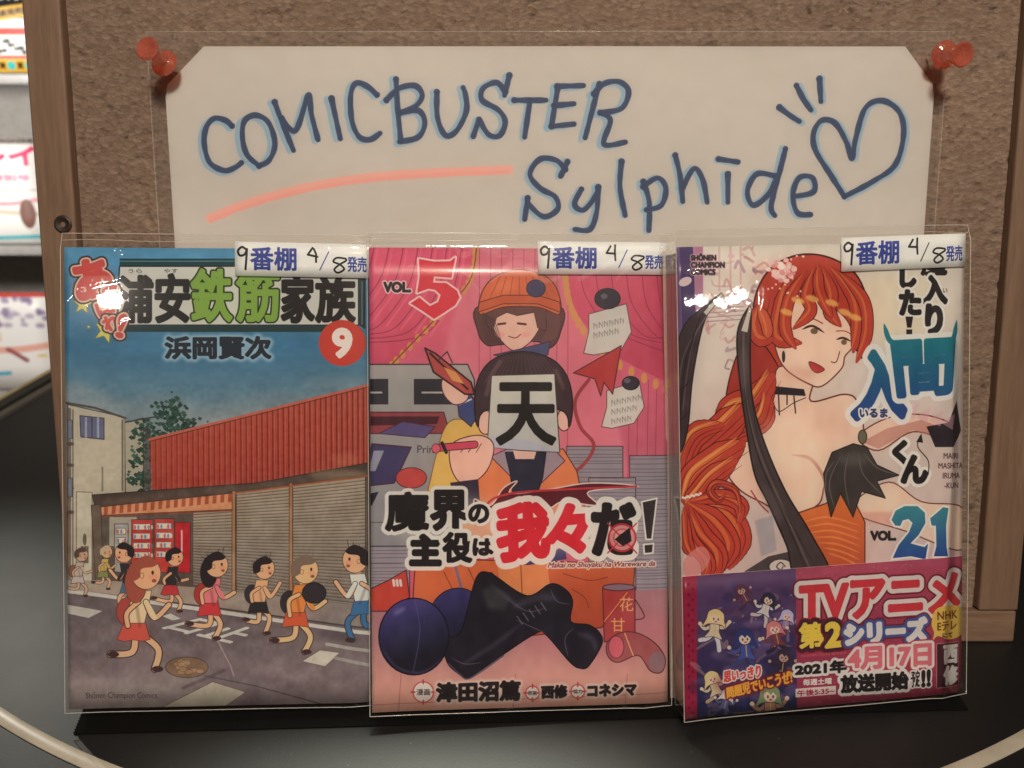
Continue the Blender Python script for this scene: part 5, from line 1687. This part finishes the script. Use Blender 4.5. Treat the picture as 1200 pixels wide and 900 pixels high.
# ------------------------------------------------------------------ the lit shelves seen past the board on the left
M_shelf = mat_plain('grey_shelf', (0.34, 0.31, 0.28), 0.5)
M_lip = mat_plain('grey_lip', (0.34, 0.32, 0.30), 0.4)
rack = empty('shelf_rack', (-0.80, 1.30, 0))
tag(rack, 'grey steel shelf rack with brightly lit magazines, past the left edge of the board', 'shelf')
box('rack_back', (-0.35, 0.16, -0.74), (0.35, 0.17, 0.75), M_shelf, rack)
SH = [0.185, -0.075, -0.335]
for z in SH + [0.44]:
    box('shelf_board', (-0.35, 0.0, z - 0.006), (0.35, 0.16, z), M_shelf, rack, 0.001)
    box('shelf_lip', (-0.35, -0.012, z - 0.010), (0.35, -0.0003, z + 0.004), M_lip, rack, 0.0012)
for x in (-0.36, 0.35):
    box('rack_side', (x, -0.012, -0.745), (x + 0.01, 0.17, 0.75), M_shelf, rack)


def flat_art(name, w, h, base, fn):
    c = Canvas([(0, 0), (w, 0), (w, h), (0, h)], w * 3, h * 3, base)
    fn(c)
    return c.image(name, (1, 1, 1), 1, 1)


def a_box(c):
    c.poly([(0, 0), (150, 0), (150, 62), (0, 62)], (24, 20, 20))
    for k in range(9):
        c.text(['♥', '●'][k % 2], (8 + k * 16, 14, 18 + k * 16, 24), (230, 226, 220), 1)
    c.poly([(0, 46), (150, 26), (150, 52), (0, 74)], (222, 172, 60)); c.text('新発売新発売新発売', [(6, 52), (146, 32), (146, 46), (6, 66)], (60, 40, 20), .8)
    c.poly([(0, 84), (150, 84), (150, 170), (0, 170)], (228, 224, 218)); c.poly([(0, 82), (150, 82), (150, 96), (0, 96)], (214, 60, 48))
    for k in range(26):
        c.ell(8 + (k * 37) % 138, 106 + (k * 23) % 28, 4 + k % 4, 3 + k % 3, (24, 22, 24))
    c.poly([(0, 140), (150, 140), (150, 146), (0, 146)], (214, 60, 48)); c.poly([(0, 147), (150, 147), (150, 176), (0, 176)], (222, 176, 66))
    for k in range(4):
        c.ell(14 + k * 38, 161, 9, 9, (60, 190, 190)); c.text('賞', (26 + k * 38, 154, 40 + k * 38, 168), (70, 44, 20), .8)


def a_mag(c):
    c.poly([(0, 0), (150, 0), (150, 12), (0, 12)], (170, 160, 150)); c.text('NEW COMICS MAGAZINE', (4, 2, 146, 9), (60, 54, 56), .6)
    c.text('プレイ', (4, 16, 146, 52), (216, 60, 110), 2.4)
    c.text('特別号', (70, 72, 132, 84), (214, 130, 160), 1); c.line([(0, 104), (150, 102)], 2, (170, 160, 150))
    c.line([(20, 110), (80, 130), (140, 122)], 7, (222, 150, 160), sm=True); c.line([(0, 140), (150, 152)], 9, (204, 190, 170))
    c.ell(122, 150, 13, 30, (120, 84, 74)); c.poly([(60, 196), (150, 192), (150, 199), (60, 203)], (70, 190, 200))


def a_mag2(c):
    c.poly([(0, 0), (150, 0), (150, 9), (0, 11)], (190, 70, 60))
    R = np.random.default_rng(4)
    for k in range(34):
        x, y = R.uniform(6, 146), R.uniform(12, 72)
        c.ell(x, y, R.uniform(3, 9), R.uniform(3, 10), (120, 100, 140), R.uniform(.3, .8), blur=1)
    c.line([(0, 118), (70, 124), (150, 112)], 14, (222, 150, 130), .8, sm=True); c.line([(70, 122), (100, 146)], 9, (150, 80, 84), sm=True)
    c.poly([(0, 114), (36, 114), (34, 124), (0, 124)], (170, 60, 70)); c.ell(128, 136, 10, 3, (222, 190, 90))
    c.poly([(0, 176), (70, 170), (70, 178), (0, 184)], (60, 170, 200)); c.text('増刊', (20, 84, 60, 104), (222, 190, 150), 1.2)


SPOTS = [(0.075, 0.190, 0.105, 0.115, a_box, 'box', 'printed black, yellow and red box on the top visible shelf, beside the board', 0.03),
         (-0.02, -0.071, 0.15, 0.165, a_mag, 'magazine', 'white magazine with pink title on the middle shelf, beside the board', 0.006),
         (-0.06, -0.331, 0.15, 0.170, a_mag2, 'magazine', 'white magazine with red top edge and purple blots on the lower shelf', 0.006)]
for i, (x, z, w, h, fn, cat, lab, th) in enumerate(SPOTS):
    t = empty('packed_box' if cat == 'box' else 'magazine', (-0.80 + x - 0.012, 1.31, z + 0.0003), (-0.16 if cat != 'box' else 0, 0, 0))
    tag(t, lab, cat)
    im = flat_art(cat + '_print', 150, 210 if cat != 'box' else 176, (230, 226, 220), fn)
    sheet('front_panel' if cat == 'box' else 'front_cover', lambda u, v: (-w / 2 + w * u, 0.0, h * v), 4, 4, 0.0006, mat_print('shelf_print', im, 0.4), t)
    box('carton' if cat == 'box' else 'page_block', (-w / 2 + 0.0005, 0.0008, 0.0005), (w / 2 - 0.0005, th, h - 0.0005), mat_plain('paper_white', (0.7, 0.68, 0.64), 0.7), t)
